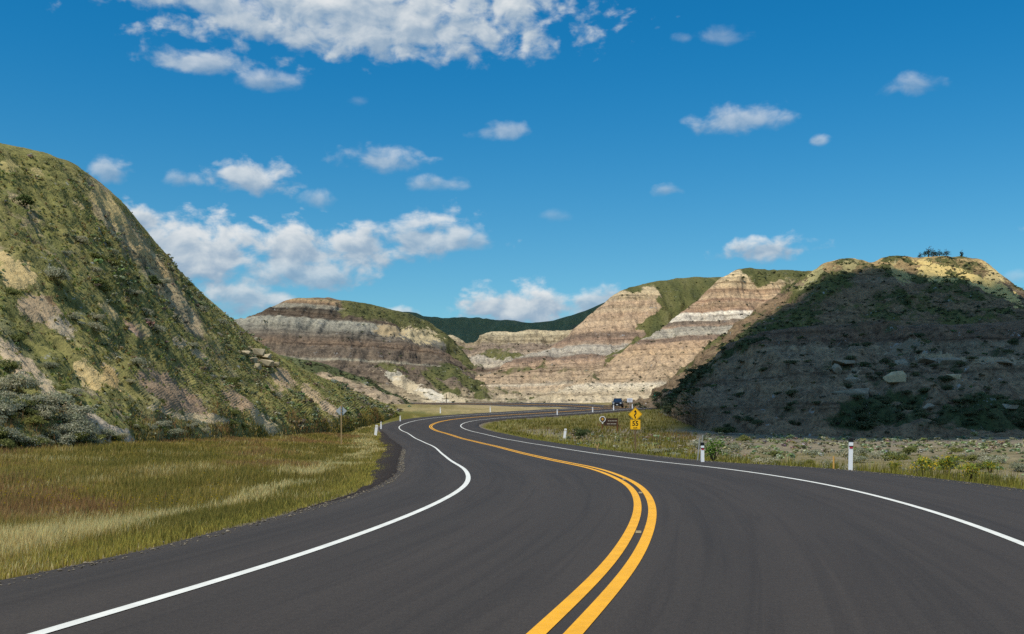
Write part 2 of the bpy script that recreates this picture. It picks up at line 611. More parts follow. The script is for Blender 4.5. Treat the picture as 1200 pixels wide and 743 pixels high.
def nearest_road(x, y):
    """signed offset from the centre line (right positive) and index"""
    x, y = np.asarray(x, float).ravel(), np.asarray(y, float).ravel()
    off = np.full(x.shape, 1e3)
    idx = np.zeros(x.shape, int)
    ok = np.where((x > -110) & (x < 90) & (y > -40) & (y < 270))[0]
    c2 = CEN[::3]
    for a in range(0, len(ok), 20000):
        k = ok[a:a + 20000]
        d = (x[k, None] - c2[None, :, 0]) ** 2 + (y[k, None] - c2[None, :, 1]) ** 2
        j = d.argmin(1) * 3
        r = np.stack([x[k], y[k]], 1) - CEN[j]
        o = (r * NOR[j]).sum(1)
        off[k] = np.sign(o + 1e-9) * np.sqrt((r ** 2).sum(1))
        idx[k] = j
    return off, idx


def edge_dist(x, y):
    """metres outside the pavement (negative on it) and side"""
    off, j = nearest_road(x, y)
    return np.where(off > 0, off - EDGE_R[j], -off - EDGE_L[j]), np.sign(off), j


def ground_z(x, y, fine=True):
    x, y = np.asarray(x, float), np.asarray(y, float)
    shp = x.shape
    x, y = x.ravel(), y.ravel()
    d, side, j = edge_dist(x, y)
    z = zroad(y) - 0.05
    left = (side < 0)
    lw = sstep(d, 3, 22) * left * sstep(y, 18, 60) * (1 - sstep(y, 150, 200)) * (y > 0)
    z = z + lw * 0.9
    ditch = np.exp(-((d - 3.4) / 2.2) ** 2) * (d > 0)
    z = z - 0.22 * ditch * np.where(left, 1, 0.8)
    # far bank between the two legs of the bend
    far = np.hypot(x, y)
    rough = sstep(d, 0.3, 4.0)
    z = z + rough * (0.12 * fbm(x / 6, y / 6, 0, 4, 3) + 0.03 * fbm(x / .8, y / .8, 0, 2, 5))
    z = z + sstep(far, 900, 3000) * 14 * (1 + fbm(x / 900, y / 900, 0, 3, 9))
    z = np.where(d < 0.05, zroad(y) - 0.13, z)
    return z.reshape(shp)


# ------------------------------------------------------------------ ground sheet
def m_ground():
    m_, N = new_mat('verge soil and grass')
    g = N.n('ShaderNodeNewGeometry')
    pos = g.outputs['Position']
    c = N.attr('col', 'Color')
    n1 = N.noise(pos, 1.4, 6, 0.7)
    n2 = N.noise(pos, 9.0, 5, 0.7)
    c = N.mix(1.0, c, N.ramp(n1, [(0.28, (.62, .62, .6)), (0.5, (1, 1, 1)), (0.74, (1.28, 1.26, 1.2))]), 'MULTIPLY')
    c = N.mix(1.0, c, N.ramp(n2, [(0.28, (.68, .68, .68)), (0.5, (1, 1, 1)), (0.74, (1.22, 1.22, 1.2))]), 'MULTIPLY')
    finish(N, c, 0.95, 0.08, bump=N.m('ADD', n1, n2), bstr=0.6, bdist=0.12)
    return m_


th = np.concatenate([np.linspace(-180, -50, 60, endpoint=False), np.linspace(-50, -31, 60, endpoint=False), np.linspace(-31, 31, 520, endpoint=False),
                     np.linspace(31, 50, 60, endpoint=False), np.linspace(50, 180, 61)]) * math.pi / 180
rr = np.concatenate([[0.3, 1.5, 3], np.geomspace(4.5, 260, 330), np.geomspace(270, 9000, 40)])
TH, RR = np.meshgrid(th, rr)
gx, gy = (RR * np.sin(TH)), (RR * np.cos(TH))
gz = ground_z(gx, gy)
gd, gs, gj = edge_dist(gx, gy)
X, Y_ = gx.ravel(), gy.ravel()
nA, nB = fbm(X / 7, Y_ / 7, 0, 4, 21), fbm(X / 1.7, Y_ / 1.7, 0, 3, 22)
olive, straw, soil = np.array(S(104, 98, 48)), np.array(S(158, 142, 88)), np.array(S(138, 126, 104))
drygrey, gravel, green = np.array(S(120, 112, 100)), np.array(S(116, 106, 94)), np.array(S(84, 94, 40))


def lerp(a, b, t):
    t = np.clip(t, 0, 1)[:, None]
    return a * (1 - t) + b * t


gc = lerp(np.broadcast_to(olive, (len(X), 3)), green, sstep(nA, -.2, .4))
gc = lerp(gc, straw, sstep(nB + .6 * nA, .15, .7) * .7)
flat = (gs > 0) * sstep(gd, 2.5, 5.0) * (Y_ < 230)
flat = np.where(X > 60, 1.0, flat) * (Y_ > 0)
gc = lerp(gc, soil, flat * (0.55 + .45 * sstep(nA, -.5, .3)))
gc = lerp(gc, drygrey, flat * sstep(Y_, 50, 85) * sstep(nB, -.6, .6))
inner = sstep(Y_, 112, 122) * (gs > 0) * (gd > 0) * (X < 22)
gc = lerp(gc, olive, inner * .85)
bank = sstep(Y_, 146, 160) * (X < 26) * np.where(gs < 0, 1.0, sstep(Y_, 170, 185))
gc = lerp(gc, np.array(S(164, 146, 108)), bank * (.45 + .55 * sstep(nA, -.3, .3)))
gc = lerp(gc, gravel, 1 - sstep(gd, 0.25, 0.75 + .25 * nB))
gc = lerp(gc, np.array(S(60, 76, 44)), sstep(np.hypot(X, Y_), 280, 420))
ground = mesh_np('ground', np.stack([X, Y_, gz.ravel()], 1), grid_faces(len(rr), len(th))[:, ::-1], m_ground(), cols={'col': gc})
tag(ground, kind='structure')


# ------------------------------------------------------------------ road
def m_asphalt():
    m_, N = new_mat('fresh asphalt')
    g = N.n('ShaderNodeNewGeometry')
    pos = g.outputs['Position']
    lat = N.attr('lat')
    along = N.attr('along')
    cv = N.n('ShaderNodeCombineXYZ')
    N.link(N.m('MULTIPLY', lat, 1.6), cv.inputs[0])
    N.link(N.m('MULTIPLY', along, 0.035), cv.inputs[1])
    streak = N.noise(cv.outputs[0], 1.0, 5, 0.6)
    patch = N.noise(pos, 0.16, 4, 0.6)
    speck = N.noise(pos, 55.0, 3, 0.75)
    grain = N.noise(pos, 14.0, 4, 0.75)
    wheel = N.m('ADD', N.m('POWER', N.m('ABSOLUTE', N.m('SINE', N.m('MULTIPLY', lat, 1.72))), 3.0), 0.0)
    c = N.mix(patch, C4(*S(60, 54, 50)), C4(*S(69, 63, 58)))
    c = N.mix(1.0, c, N.ramp(streak, [(0.3, (.90, .90, .905)), (0.7, (1.08, 1.075, 1.06))]), 'MULTIPLY')
    c = N.mix(1.0, c, N.ramp(wheel, [(0.0, (1.04, 1.035, 1.03)), (1.0, (.93, .935, .94))]), 'MULTIPLY')
    c = N.mix(1.0, c, N.ramp(grain, [(0.3, (.86, .86, .86)), (0.7, (1.14, 1.13, 1.12))]), 'MULTIPLY')
    c = N.mix(1.0, c, N.ramp(speck, [(0.25, (.6, .6, .6)), (0.5, (1, 1, 1)), (0.68, (1.25, 1.24, 1.2)), (0.8, (2.1, 2.05, 1.95))]), 'MULTIPLY')
    # old tyre marks: darker curved bands
    tv = N.noise(cv.outputs[0], 2.7, 2, 0.4, 0.6)
    c = N.mix(1.0, c, N.ramp(tv, [(0.5, (1, 1, 1)), (0.62, (.86, .86, .87)), (0.7, (1, 1, 1))]), 'MULTIPLY')
    finish(N, c, 0.82, 0.25, bump=N.m('ADD', speck, grain), bstr=0.35, bdist=0.01)
    return m_


def ribbon(name, sel, offs, dz, mat, parent=None, skirt=0.0, lift=None):
    """offs: (n, k) lateral offsets for the chosen centre-line samples"""
    offs = np.asarray(offs)
    k = offs.shape[1]
    V = np.stack([road_pt(sel, offs[:, c], dz if lift is None else dz + lift[c]) for c in range(k)], 1)
    at = {'lat': offs, 'along': np.repeat(S_ARC[sel][:, None], k, 1)}
    return mesh_np(name, V.reshape(-1, 3), grid_faces(len(sel), k), mat, attrs=at, parent=parent)


def worn_paint(name, col, dark=0.8):
    m_, N = new_mat(name)
    g = N.n('ShaderNodeNewGeometry')
    pos = g.outputs['Position']
    n1 = N.noise(pos, 3.0, 5, 0.7)
    n2 = N.noise(pos, 40.0, 3, 0.7)
    c = N.mix(1.0, C4(*col), N.ramp(n1, [(0.3, (dark,) * 3), (0.6, (1, 1, 1))]), 'MULTIPLY')
    c = N.mix(N.ss(n2, 0.68, 0.76), c, C4(*S(90, 84, 74)))
    finish(N, c, 0.6, 0.3, bump=n2, bstr=0.2, bdist=0.005)
    return m_


M_ASPH = m_asphalt()
ALL = np.arange(0, len(S_ARC))
cols_ = np.linspace(0, 1, 17)
offs = -EDGE_L[:, None] * (1 - cols_) + EDGE_R[:, None] * cols_
wig = 0.05 * fbm(S_ARC / 1.1, 0, 0, 4, 71)
offs[:, 0] += wig
offs[:, -1] += 0.05 * fbm(S_ARC / 1.1, 9, 0, 4, 72)
offs = np.concatenate([offs[:, :1] - 0.05, offs, offs[:, -1:] + 0.05], 1)
lift = np.zeros(19)
lift[0] = lift[-1] = -0.11
road = ribbon('road', ALL, offs, 0.0, M_ASPH, lift=lift)
tag(road, kind='structure')
YEL, WHI = worn_paint('yellow line paint', S(248, 178, 36)), worn_paint('white line paint', S(238, 236, 226))
n0 = len(ALL)
for c0 in (-0.118, 0.118):
    ribbon('yellow_line', ALL, np.stack([np.full(n0, c0 - .064), np.full(n0, c0 + .064)], 1), 0.006, YEL, road)
ribbon('white_line', ALL, np.stack([-OFF_L - .057, -OFF_L + .057], 1), 0.006, WHI, road)
ribbon('white_line', ALL, np.stack([OFF_R - .057, OFF_R + .057], 1), 0.006, WHI, road)

# dark crumbled shoulder along the outside of the near bend
m_sh, N = new_mat('dark crumbled shoulder')
g_ = N.n('ShaderNodeNewGeometry')
ns = N.noise(g_.outputs['Position'], 16.0, 5, 0.8)
finish(N, N.ramp(ns, [(0.3, S(36, 32, 30)), (0.55, S(58, 51, 47)), (0.72, S(104, 94, 86))]), 0.95, 0.1, bump=ns, bstr=0.8, bdist=0.04)
i0, i1 = np.searchsorted(S_ARC, [s_of_y(15), s_of_y(112)])
sel = np.arange(i0, i1)
wd = np.interp(CEN[sel, 1], [15, 20, 27, 40, 90, 112], [.0, .12, .45, .75, .8, .1])
wd = np.maximum(wd * (1 + .3 * fbm(S_ARC[sel] / .9, 3, 0, 4, 74)), .02)
ed = EDGE_L[sel]
shoulder = ribbon('road_shoulder', sel, np.stack([-ed - wd - .12, -ed - wd, -ed - wd * .5, -ed + .02 + .06 * fbm(S_ARC[sel] / .7, 5, 0, 3, 75), -ed + .12], 1), 0.012, m_sh,
                  lift=np.array([-.16, -.03, -.01, 0.004, -.05]))
tag(shoulder, kind='structure')


# ------------------------------------------------------------------ hills
HILLS = {}


def row_at(row, us):
    r = np.array(sorted(row), float)
    return np.interp(us, r[:, 0], r[:, 1]), np.interp(us, r[:, 0], r[:, 2])


def hill(name, rows, u0, u1, nu, nt, mat, gully=(1.0, 9.0), ledge=0.0, lump=(0.6, 4.0), back=(25, 90, 0.4), grass_fn=None, sand=(), seed=1, tsm=0.035, usm=2.0, sink=6.0, axis=(1.0, 0.0)):
    """slope spanned between lines of known height and distance (foot first, crest last), with its back slope, gullies and ledges"""
    us = np.linspace(u0, u1, nu)
    L = []
    for r in rows:
        v, Yd = row_at(r, us)
        L.append(np.stack([(us - 600) / F * Yd, Yd, CAM_H - (v - VH) / F * Yd], 1))
    L = [gsmooth(l, usm) for l in L]
    foot = L[0].copy()
    out = foot + (foot - L[1]) * 0.12
    out[:, 2] = foot[:, 2] - sink
    crest = L[-1]
    rad = crest[:, :2] / np.linalg.norm(crest[:, :2], axis=1, keepdims=True)
    b1 = crest.copy()
    b1[:, :2] += rad * back[0]
    b1[:, 2] += back[2]
    b2 = crest.copy()
    b2[:, :2] += rad * back[1]
    b2[:, 2] = np.minimum(crest[:, 2] * 0.55, crest[:, 2] - 6)
    L = [out] + L + [b1, b2]
    n_l = len(L)
    w = np.array([0.5] + [1.0 * nt] * (n_l - 4) + [0.12 * nt, 0.12 * nt]) if False else None
    segs = [6] + [max(6, int(nt / (n_l - 4))) for _ in range(n_l - 4)] + [14, 8]
    tk = np.concatenate([[0], np.cumsum(segs)])
    ts = np.arange(tk[-1] + 1)
    A = np.stack(L, 0)
    G = np.empty((len(ts), nu, 3))
    for c in range(3):
        for j in range(n_l - 1):
            a, b = tk[j], tk[j + 1]
            k = np.linspace(0, 1, b - a + 1)[:, None]
            G[a:b + 1, :, c] = A[j][None, :, c] * (1 - k) + A[j + 1][None, :, c] * k
    G = gsmooth(G, max(1.0, nt * tsm), axis=0)
    tn = np.clip((ts - tk[1]) / (tk[-3] - tk[1]), -0.2, 1.6)[:, None] * np.ones((1, nu))
    # normals
    du, dt = np.gradient(G, axis=1), np.gradient(G, axis=0)
    Nn = np.cross(du, dt)
    Nn /= np.linalg.norm(Nn, axis=2, keepdims=True) + 1e-9
    x, y, z = G[..., 0], G[..., 1], G[..., 2]
    keep = 1 - 0.8 * np.exp(-((tn - 1.0) / 0.09) ** 2)
    ga, gl = gully
    ax_ = np.array(axis) / np.hypot(*axis)
    ca, cp = x * ax_[0] + y * ax_[1], -x * ax_[1] + y * ax_[0]
    wv = 1.5 * fbm(x / 9, y / 9, z / 9, 2, seed + 3)
    r1 = fbm((ca + wv) / gl, cp / (gl * 3.5), z / (gl * 6), 4, seed)
    r1 = (0.5 - np.abs(r1)) * 1.6
    hgt_w = sstep(tn, 0.02, 0.2)
    disp = ga * r1 * hgt_w
    disp = disp + lump[0] * fbm(x / lump[1], y / lump[1], z / lump[1], 4, seed + 40) * sstep(tn, -0.05, 0.1)
    fa = ga * 0.36
    r2 = fbm((ca + wv) / (gl * .26), cp / (gl * 1.2), z / (gl * 2.4), 4, seed + 7, 0.6)
    disp = disp + fa * (0.5 - np.abs(r2)) * 1.6 * hgt_w
    if ledge:
        zl = z + 0.8 * fbm(x / 25, y / 25, 0, 2, seed + 80)
        disp = disp + ledge * fbm(zl * 0.33, 0.3, 0.7, 3, seed + 81)
    G = G + Nn * (disp * keep)[..., None]
    du, dt = np.gradient(G, axis=1), np.gradient(G, axis=0)
    Nn = np.cross(du, dt)
    Nn /= np.linalg.norm(Nn, axis=2, keepdims=True) + 1e-9
    if (Nn[..., 2]).mean() < 0:
        Nn = -Nn
    x, y, z = G[..., 0], G[..., 1], G[..., 2]
    uu = 600 + F * x / np.maximum(y, 1)
    vv = VH - F * (z - CAM_H) / np.maximum(y, 1)
    gr = grass_fn(dict(u=uu, v=vv, t=tn, x=x, y=y, z=z, up=Nn[..., 2], rill=r1, a=ca, p=cp)) if grass_fn else np.zeros_like(x)
    sd = np.zeros_like(x)
    w1, w2 = fbm(x / 3.2, y / 3.2, z / 3.2, 5, seed + 90, .65), fbm(x / 3.2, y / 3.2, z / 3.2, 5, seed + 95, .65)
    sc = np.ones(x.shape + (3,)) * 0.3
    for (pu, pv, ru, rv, rot, colr) in sand:
        c_, s_ = math.cos(math.radians(rot)), math.sin(math.radians(rot))
        a_ = ((uu - pu) * c_ + (vv - pv) * s_) / ru + .55 * w1
        b_ = (-(uu - pu) * s_ + (vv - pv) * c_) / rv + .75 * w2
        w_ = np.clip(1.05 - 0.7 * (a_ * a_ + b_ * b_), 0, 1)
        w_ = w_ * (tn > -0.1) * (tn < 1.05)
        m_ = w_ > sd
        sd = np.where(m_, w_, sd)
        sc = np.where(m_[..., None], np.array(colr), sc)
    o = mesh_np(name, G.reshape(-1, 3), grid_faces(G.shape[0], nu), mat, attrs={'grass': gr, 'sand': sd}, cols={'sandcol': sc.reshape(-1, 3)})
    tag(o, kind='structure')
    HILLS[name] = dict(G=G, N=Nn, t=tn, u=uu, v=vv, grass=gr, sand=sd)
    return o


LG = [S(130, 127, 96), S(118, 117, 70), S(135, 128, 80), S(160, 150, 118)]          # slope plants, left hill
tan_, sandy, pale, white_ = S(176, 150, 118), S(196, 172, 128), S(206, 192, 164), S(222, 214, 196)
brown, dbrown, rust, greyb = S(138, 112, 94), S(92, 76, 70), S(140, 92, 68), S(164, 160, 150)
LS = [(-3, S(168, 150, 122)), (2, S(170, 152, 126)), (5, S(150, 126, 104)), (9, S(158, 138, 110)), (14, S(190, 170, 122)), (24, S(196, 172, 122)), (32, S(190, 165, 115))]
AX_L = (0.5, 0.87)
M_LEFT = hill_mat('left slope', -3, 32, LS, LG, spot=0.9, axis=AX_L)

A_foot = [(-700, 640, 18), (-400, 590, 24), (-150, 545, 32), (0, 527, 38), (90, 524, 43), (150, 522, 48), (200, 511, 58), (250, 505, 66), (300, 503, 78), (345, 499, 90), (400, 493, 112), (450, 489, 138), (480, 487, 150), (530, 489, 165)]
A_mid = [(-700, 430, 40), (-400, 400, 48), (-150, 400, 50), (0, 395, 52), (90, 412, 58), (150, 425, 64), (200, 440, 72), (250, 452, 82), (300, 462, 95), (345, 468, 108), (400, 474, 128), (450, 482, 148), (480, 486, 157), (530, 490, 168)]
A_crest = [(-700, 120, 76), (-400, 96, 74), (-150, 122, 72), (0, 153, 74), (60, 169, 78), (90, 182, 82), (115, 201, 86), (140, 226, 90), (165, 256, 95), (200, 299, 102), (230, 333, 109), (255, 357, 114), (290, 389, 122),
           (320, 412, 130), (345, 427, 136), (375, 442, 143), (400, 453, 148), (430, 466, 153), (460, 477, 158), (485, 486, 163), (530, 491, 172)]


def grass_left(q):
    n = fbm(q['a'] / 3.5, q['p'] / 12, q['z'] / 12, 4, 5)
    g = 0.74 + 0.36 * n + 0.15 * q['rill']
    # sandy cliff just under the crest
    u, v = q['u'], q['v']
    cl = np.exp(-(((v - 1.28 * (u - 110) - 226) / 26) ** 2)) * sstep(u, 88, 120) * (1 - sstep(u, 225, 262)) * sstep(q['t'], .5, .62)
    g = g - 0.55 * cl * (0.6 + .8 * sstep(n, -.3, .3))
    return g


YS, TS, WS = S(200, 176, 126), S(176, 154, 124), S(194, 174, 138)
A_sand = [(18, 316, 22, 17, 25, YS), (6, 300, 12, 8, 30, YS), (50, 362, 32, 20, 30, TS), (72, 380, 24, 10, 40, S(182, 166, 140)), (60, 352, 14, 7, 40, S(150, 122, 92)), (20, 425, 46, 12, 40, S(192, 170, 140)), (75, 473, 52, 10, 44, S(190, 172, 142)),
          (120, 505, 52, 13, 30, S(188, 172, 150)), (190, 452, 42, 16, 38, S(158, 136, 112)), (222, 470, 30, 12, 35, S(162, 138, 114)), (165, 385, 14, 5, 40, YS), (125, 365, 16, 5, 42, YS), (155, 384, 24, 4, 45, S(172, 144, 120)),
          (212, 402, 13, 5, 50, S(184, 166, 132)), (232, 416, 16, 5, 30, S(182, 164, 130)), (240, 490, 34, 5, 8, WS), (200, 484, 34, 4, 20, WS), (275, 470, 26, 10, 30, S(180, 154, 124)), (310, 493, 34, 9, 30, WS),
          (100, 435, 26, 12, 50, YS), (128, 442, 18, 9, 50, S(186, 160, 112)), (330, 446, 16, 14, 40, S(184, 160, 128)), (365, 460, 18, 8, 40, S(186, 164, 130)), (385, 478, 20, 7, 35, S(190, 168, 138)),
          (118, 232, 10, 22, -35, S(200, 176, 122)), (140, 258, 9, 22, -38, S(204, 180, 126)), (165, 290, 9, 24, -38, S(198, 172, 124)), (190, 318, 7, 16, -38, S(190, 164, 120)), (45, 203, 14, 5, 30, S(176, 160, 110)), (10, 195, 16, 7, 20, S(170, 156, 104)), (92, 240, 10, 4, 45, S(188, 166, 118)),
          (-80, 420, 60, 20, 35, YS), (-200, 330, 60, 30, 30, TS)]
hill('left_hill', [A_foot, A_mid, A_crest], -700, 530, 560, 250, M_LEFT, gully=(0.8, 6.0), lump=(0.3, 2.0), grass_fn=grass_left, sand=A_sand, seed=3, back=(18, 80, 1.2), axis=AX_L)

# low tan spur behind the bend
TANS = [(0, S(176, 154, 124)), (4, S(182, 160, 130)), (8, S(180, 156, 124)), (16, S(170, 148, 116)), (30, S(165, 140, 110))]
M_SPUR = hill_mat('tan spur', 0, 30, TANS, [S(66, 72, 54), S(78, 84, 56), S(94, 98, 64), S(104, 108, 78)], spot=0.5, bare_dark=0.7)


def grass_spur(q):
    return 0.12 + 0.75 * sstep(q['t'], .70, .86) + .2 * q['rill'] * sstep(q['t'], .3, .6) + .25 * fbm(q['x'] / 4, q['y'] / 4, 0, 3, 8)


H_foot = [(300, 492, 166), (380, 491, 166), (440, 489, 164), (480, 488, 163), (505, 488, 166), (530, 488, 180), (560, 488, 186)]
H_crest = [(300, 408, 186), (380, 425, 190), (410, 436, 192), (430, 444, 194), (450, 456, 195), (470, 466, 195), (490, 476, 193), (510, 484, 190), (530, 489, 186), (560, 492, 188)]
hill('spur', [H_foot, H_crest], 300, 560, 160, 70, M_SPUR, gully=(0.5, 6.0), lump=(0.5, 3.0), grass_fn=grass_spur, seed=12, back=(12, 40, -1.0))

BG = [S(72, 76, 50), S(86, 88, 54), S(102, 100, 62), S(114, 110, 78)]
# banded butte on the left of the valley
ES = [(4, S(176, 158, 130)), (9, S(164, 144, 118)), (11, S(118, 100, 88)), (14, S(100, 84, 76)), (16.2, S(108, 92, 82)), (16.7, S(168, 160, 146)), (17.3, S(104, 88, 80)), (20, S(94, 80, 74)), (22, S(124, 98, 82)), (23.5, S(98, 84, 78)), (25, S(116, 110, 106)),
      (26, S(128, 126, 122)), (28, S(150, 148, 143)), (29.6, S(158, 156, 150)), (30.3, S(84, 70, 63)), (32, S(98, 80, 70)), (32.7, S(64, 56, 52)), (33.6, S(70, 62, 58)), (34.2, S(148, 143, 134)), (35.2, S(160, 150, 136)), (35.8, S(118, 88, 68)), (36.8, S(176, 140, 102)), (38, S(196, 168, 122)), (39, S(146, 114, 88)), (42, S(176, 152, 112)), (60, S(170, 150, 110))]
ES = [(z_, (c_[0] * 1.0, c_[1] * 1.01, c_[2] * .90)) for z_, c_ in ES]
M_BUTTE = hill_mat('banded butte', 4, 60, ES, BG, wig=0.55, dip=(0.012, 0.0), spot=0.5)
E_foot = [(150, 476, 225), (250, 475, 224), (330, 475, 226), (430, 475, 228), (500, 475.5, 230), (540, 475, 232), (575, 474.5, 236), (620, 474, 244), (660, 474, 255)]
E_mid = [(150, 440, 250), (250, 430, 252), (330, 425, 252), (400, 424, 254), (450, 428, 260), (500, 436, 268), (540, 448, 270), (575, 464, 262), (620, 476, 262), (660, 478, 268)]
E_cap = [(150, 398, 276), (250, 388, 278), (300, 383, 280), (350, 380, 281), (400, 384, 285), (440, 392, 292), (480, 404, 302), (520, 420, 308), (550, 440, 300), (580, 467, 280), (620, 478, 270), (660, 480, 275)]
E_crest = [(150, 392, 300), (250, 382, 300), (288, 375, 300), (308, 363, 302), (328, 354, 304), (348, 346, 306), (380, 346, 318), (430, 354, 345), (480, 366, 375), (500, 374, 388), (525, 392, 380), (545, 412, 360), (565, 440, 330), (590, 468, 290), (620, 478, 275), (660, 481, 280)]


def grass_butte(q):
    n = fbm(q['x'] / 9, q['y'] / 9, q['z'] / 9, 4, 15)
    u, v = q['u'], q['v']
    top = sstep(u, 375, 420) * sstep(q['t'], .70, .86)
    low = sstep(v, 418, 432) * sstep(u, 420, 455) * .75 * sstep(n + .5 * q['rill'], -.15, .3)
    gully_ = np.exp(-((v - 440 - (u - 500) * .75) / 10) ** 2) * sstep(u, 475, 510) * .8
    return 0.05 + 0.28 * n + .95 * np.maximum(np.maximum(top, low), gully_) + .95 * sstep(q['t'], 1.01, 1.05)


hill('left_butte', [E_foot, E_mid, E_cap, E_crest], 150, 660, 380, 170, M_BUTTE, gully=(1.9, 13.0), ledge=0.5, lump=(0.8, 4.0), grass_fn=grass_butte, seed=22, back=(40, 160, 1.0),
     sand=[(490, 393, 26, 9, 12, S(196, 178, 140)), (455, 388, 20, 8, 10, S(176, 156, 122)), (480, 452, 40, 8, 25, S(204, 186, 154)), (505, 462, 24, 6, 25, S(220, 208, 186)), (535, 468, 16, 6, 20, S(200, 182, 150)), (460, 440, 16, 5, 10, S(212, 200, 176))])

# stepped cliff across the head of the valley
FS = [(5, S(198, 180, 146)), (9, S(186, 164, 132)), (14, S(160, 136, 112)), (17, S(170, 148, 120)), (18, S(112, 86, 76)), (19, S(96, 76, 70)), (20, S(176, 164, 146)), (24, S(186, 176, 160)), (26, S(166, 144, 122)), (29, S(120, 100, 90)), (31, S(128, 110, 96)), (32.5, S(176, 158, 124)), (36, S(198, 182, 144)), (38, S(184, 166, 128)), (40, S(206, 192, 154)), (44, S(202, 188, 148)), (60, S(190, 174, 132))]
M_HEAD = hill_mat('valley head cliff', 5, 60, FS, BG, wig=0.7, spot=0.5)
F_foot = [(380, 475, 262), (500, 474.5, 260), (600, 474, 258), (700, 474, 262), (800, 474, 270)]
F_mid = [(380, 430, 340), (500, 436, 335), (560, 434, 335), (600, 430, 335), (700, 425, 340), (800, 420, 345)]
F_base = [(380, 410, 410), (500, 414, 405), (545, 412, 400), (560, 408, 395), (575, 407, 394), (640, 407, 396), (700, 400, 410), (800, 395, 420)]
F_crest = [(380, 388, 430), (480, 389, 430), (500, 390, 428), (530, 392, 424), (548, 402, 412), (562, 398, 406), (570, 388, 405), (580, 386, 405), (610, 385.5, 406), (655, 385.5, 408), (680, 388, 415), (720, 380, 425), (800, 375, 435)]


def grass_head(q):
    n = fbm(q['x'] / 10, q['y'] / 10, q['z'] / 10, 4, 35)
    return 0.16 + 0.42 * n + 0.12 * q['rill'] + .9 * sstep(q['t'], 1.0, 1.04) - .35 * sstep(q['t'], .68, .8) + .5 * np.exp(-((q['u'] - 590) / 18) ** 2 - ((q['v'] - 416) / 10) ** 2) + .5 * np.exp(-((q['u'] - 520) / 22) ** 2 - ((q['v'] - 408) / 14) ** 2)


hill('valley_head', [F_foot, F_mid, F_base, F_crest], 380, 800, 320, 150, M_HEAD, gully=(2.6, 15.0), ledge=0.9, lump=(1.2, 3.5), grass_fn=grass_head, seed=31, back=(60, 200, 0.5))

# two sunlit buttes on the right of the valley head
DS = [(5, S(206, 192, 160)), (8, S(196, 176, 140)), (11, S(182, 156, 124)), (11.8, S(208, 194, 168)), (12.6, S(178, 152, 120)), (17, S(174, 146, 116)), (19.6, S(166, 132, 106)), (20.2, S(98, 76, 68)), (21.4, S(116, 88, 76)), (22, S(168, 162, 150)), (25.5, S(178, 172, 160)), (26.2, S(160, 134, 112)), (28.2, S(150, 116, 96)), (29, S(106, 84, 74)), (30.4, S(112, 90, 78)),
      (31, S(172, 140, 110)), (35, S(190, 160, 126)), (38, S(176, 142, 110)), (40, S(196, 168, 130)), (43, S(182, 148, 114)), (45, S(200, 174, 130)), (50, S(206, 184, 138)), (62, S(196, 174, 124))]
M_D2 = hill_mat('middle butte', 5, 62, DS, BG, wig=0.7, spot=0.45)
DS1 = [(5, S(208, 194, 164)), (8, S(198, 178, 142)), (10.5, S(214, 202, 178)), (11.3, S(186, 158, 122)), (17, S(182, 152, 118)), (20, S(186, 152, 112)), (23.4, S(176, 140, 106)), (24, S(104, 80, 70)), (25.2, S(112, 86, 74)), (25.9, S(166, 162, 148)), (28.6, S(174, 170, 156)), (29.2, S(150, 118, 96)), (29.9, S(100, 84, 76)), (30.9, S(110, 96, 86)), (31.3, S(222, 212, 194)), (34, S(228, 218, 200)),
       (34.5, S(132, 92, 72)), (35.3, S(176, 136, 102)), (37, S(192, 158, 120)), (38.5, S(158, 112, 82)), (39.3, S(194, 162, 122)), (42, S(178, 138, 100)), (43, S(204, 172, 124)), (46, S(214, 186, 134)), (50, S(222, 198, 146)), (62, S(200, 176, 122))]
M_D1 = hill_mat('right butte', 5, 62, DS1, BG, wig=0.55, spot=0.45)
D2_foot = [(440, 477, 240), (520, 475, 238), (600, 474.5, 236), (700, 474.5, 238), (800, 474, 240), (1000, 472, 245)]
D2_mid = [(440, 479, 250), (520, 474, 255), (560, 464, 268), (600, 452, 280), (650, 440, 290), (700, 432, 292), (800, 428, 295), (1000, 430, 295)]
D2_cap = [(440, 481, 260), (520, 472, 268), (560, 455, 288), (600, 438, 305), (640, 424, 318), (680, 412, 326), (720, 402, 330), (800, 395, 332), (1000, 400, 330)]
D2_crest = [(440, 484, 275), (520, 471, 280), (560, 449, 305), (600, 428, 328), (640, 408, 345), (665, 392, 352), (685, 372, 358), (700, 359, 363), (718, 342, 368), (735, 332, 372), (760, 326, 378), (795, 320, 384), (840, 319, 395), (900, 326, 400), (1000, 340, 400)]


def grass_d2(q):
    n = fbm(q['x'] / 10, q['y'] / 10, q['z'] / 10, 4, 45)
    u, v = q['u'], q['v']
    top = sstep(q['t'] + .05 * n, .84, .96) * sstep(u, 715, 760)
    sil = np.interp(v, [311, 322, 342, 364, 386, 404, 424], [862, 845, 825, 800, 775, 750, 720])
    corner = sstep(u + 9 * n, sil - np.interp(v, [320, 345, 370, 400, 425], [95, 55, 28, 15, 8]) - 8, sil - np.interp(v, [320, 345, 370, 400, 425], [95, 55, 28, 15, 8]) + 8)
    low = sstep(v, 424, 436) * .30
    rib = np.exp(-((u - 718 - (452 - v) * .25) / 7) ** 2) * sstep(v, 412, 420) * (1 - sstep(v, 450, 465)) * .6
    return 0.06 + .30 * n + .1 * q['rill'] + np.maximum.reduce([top * .9, corner * .9, low, rib])


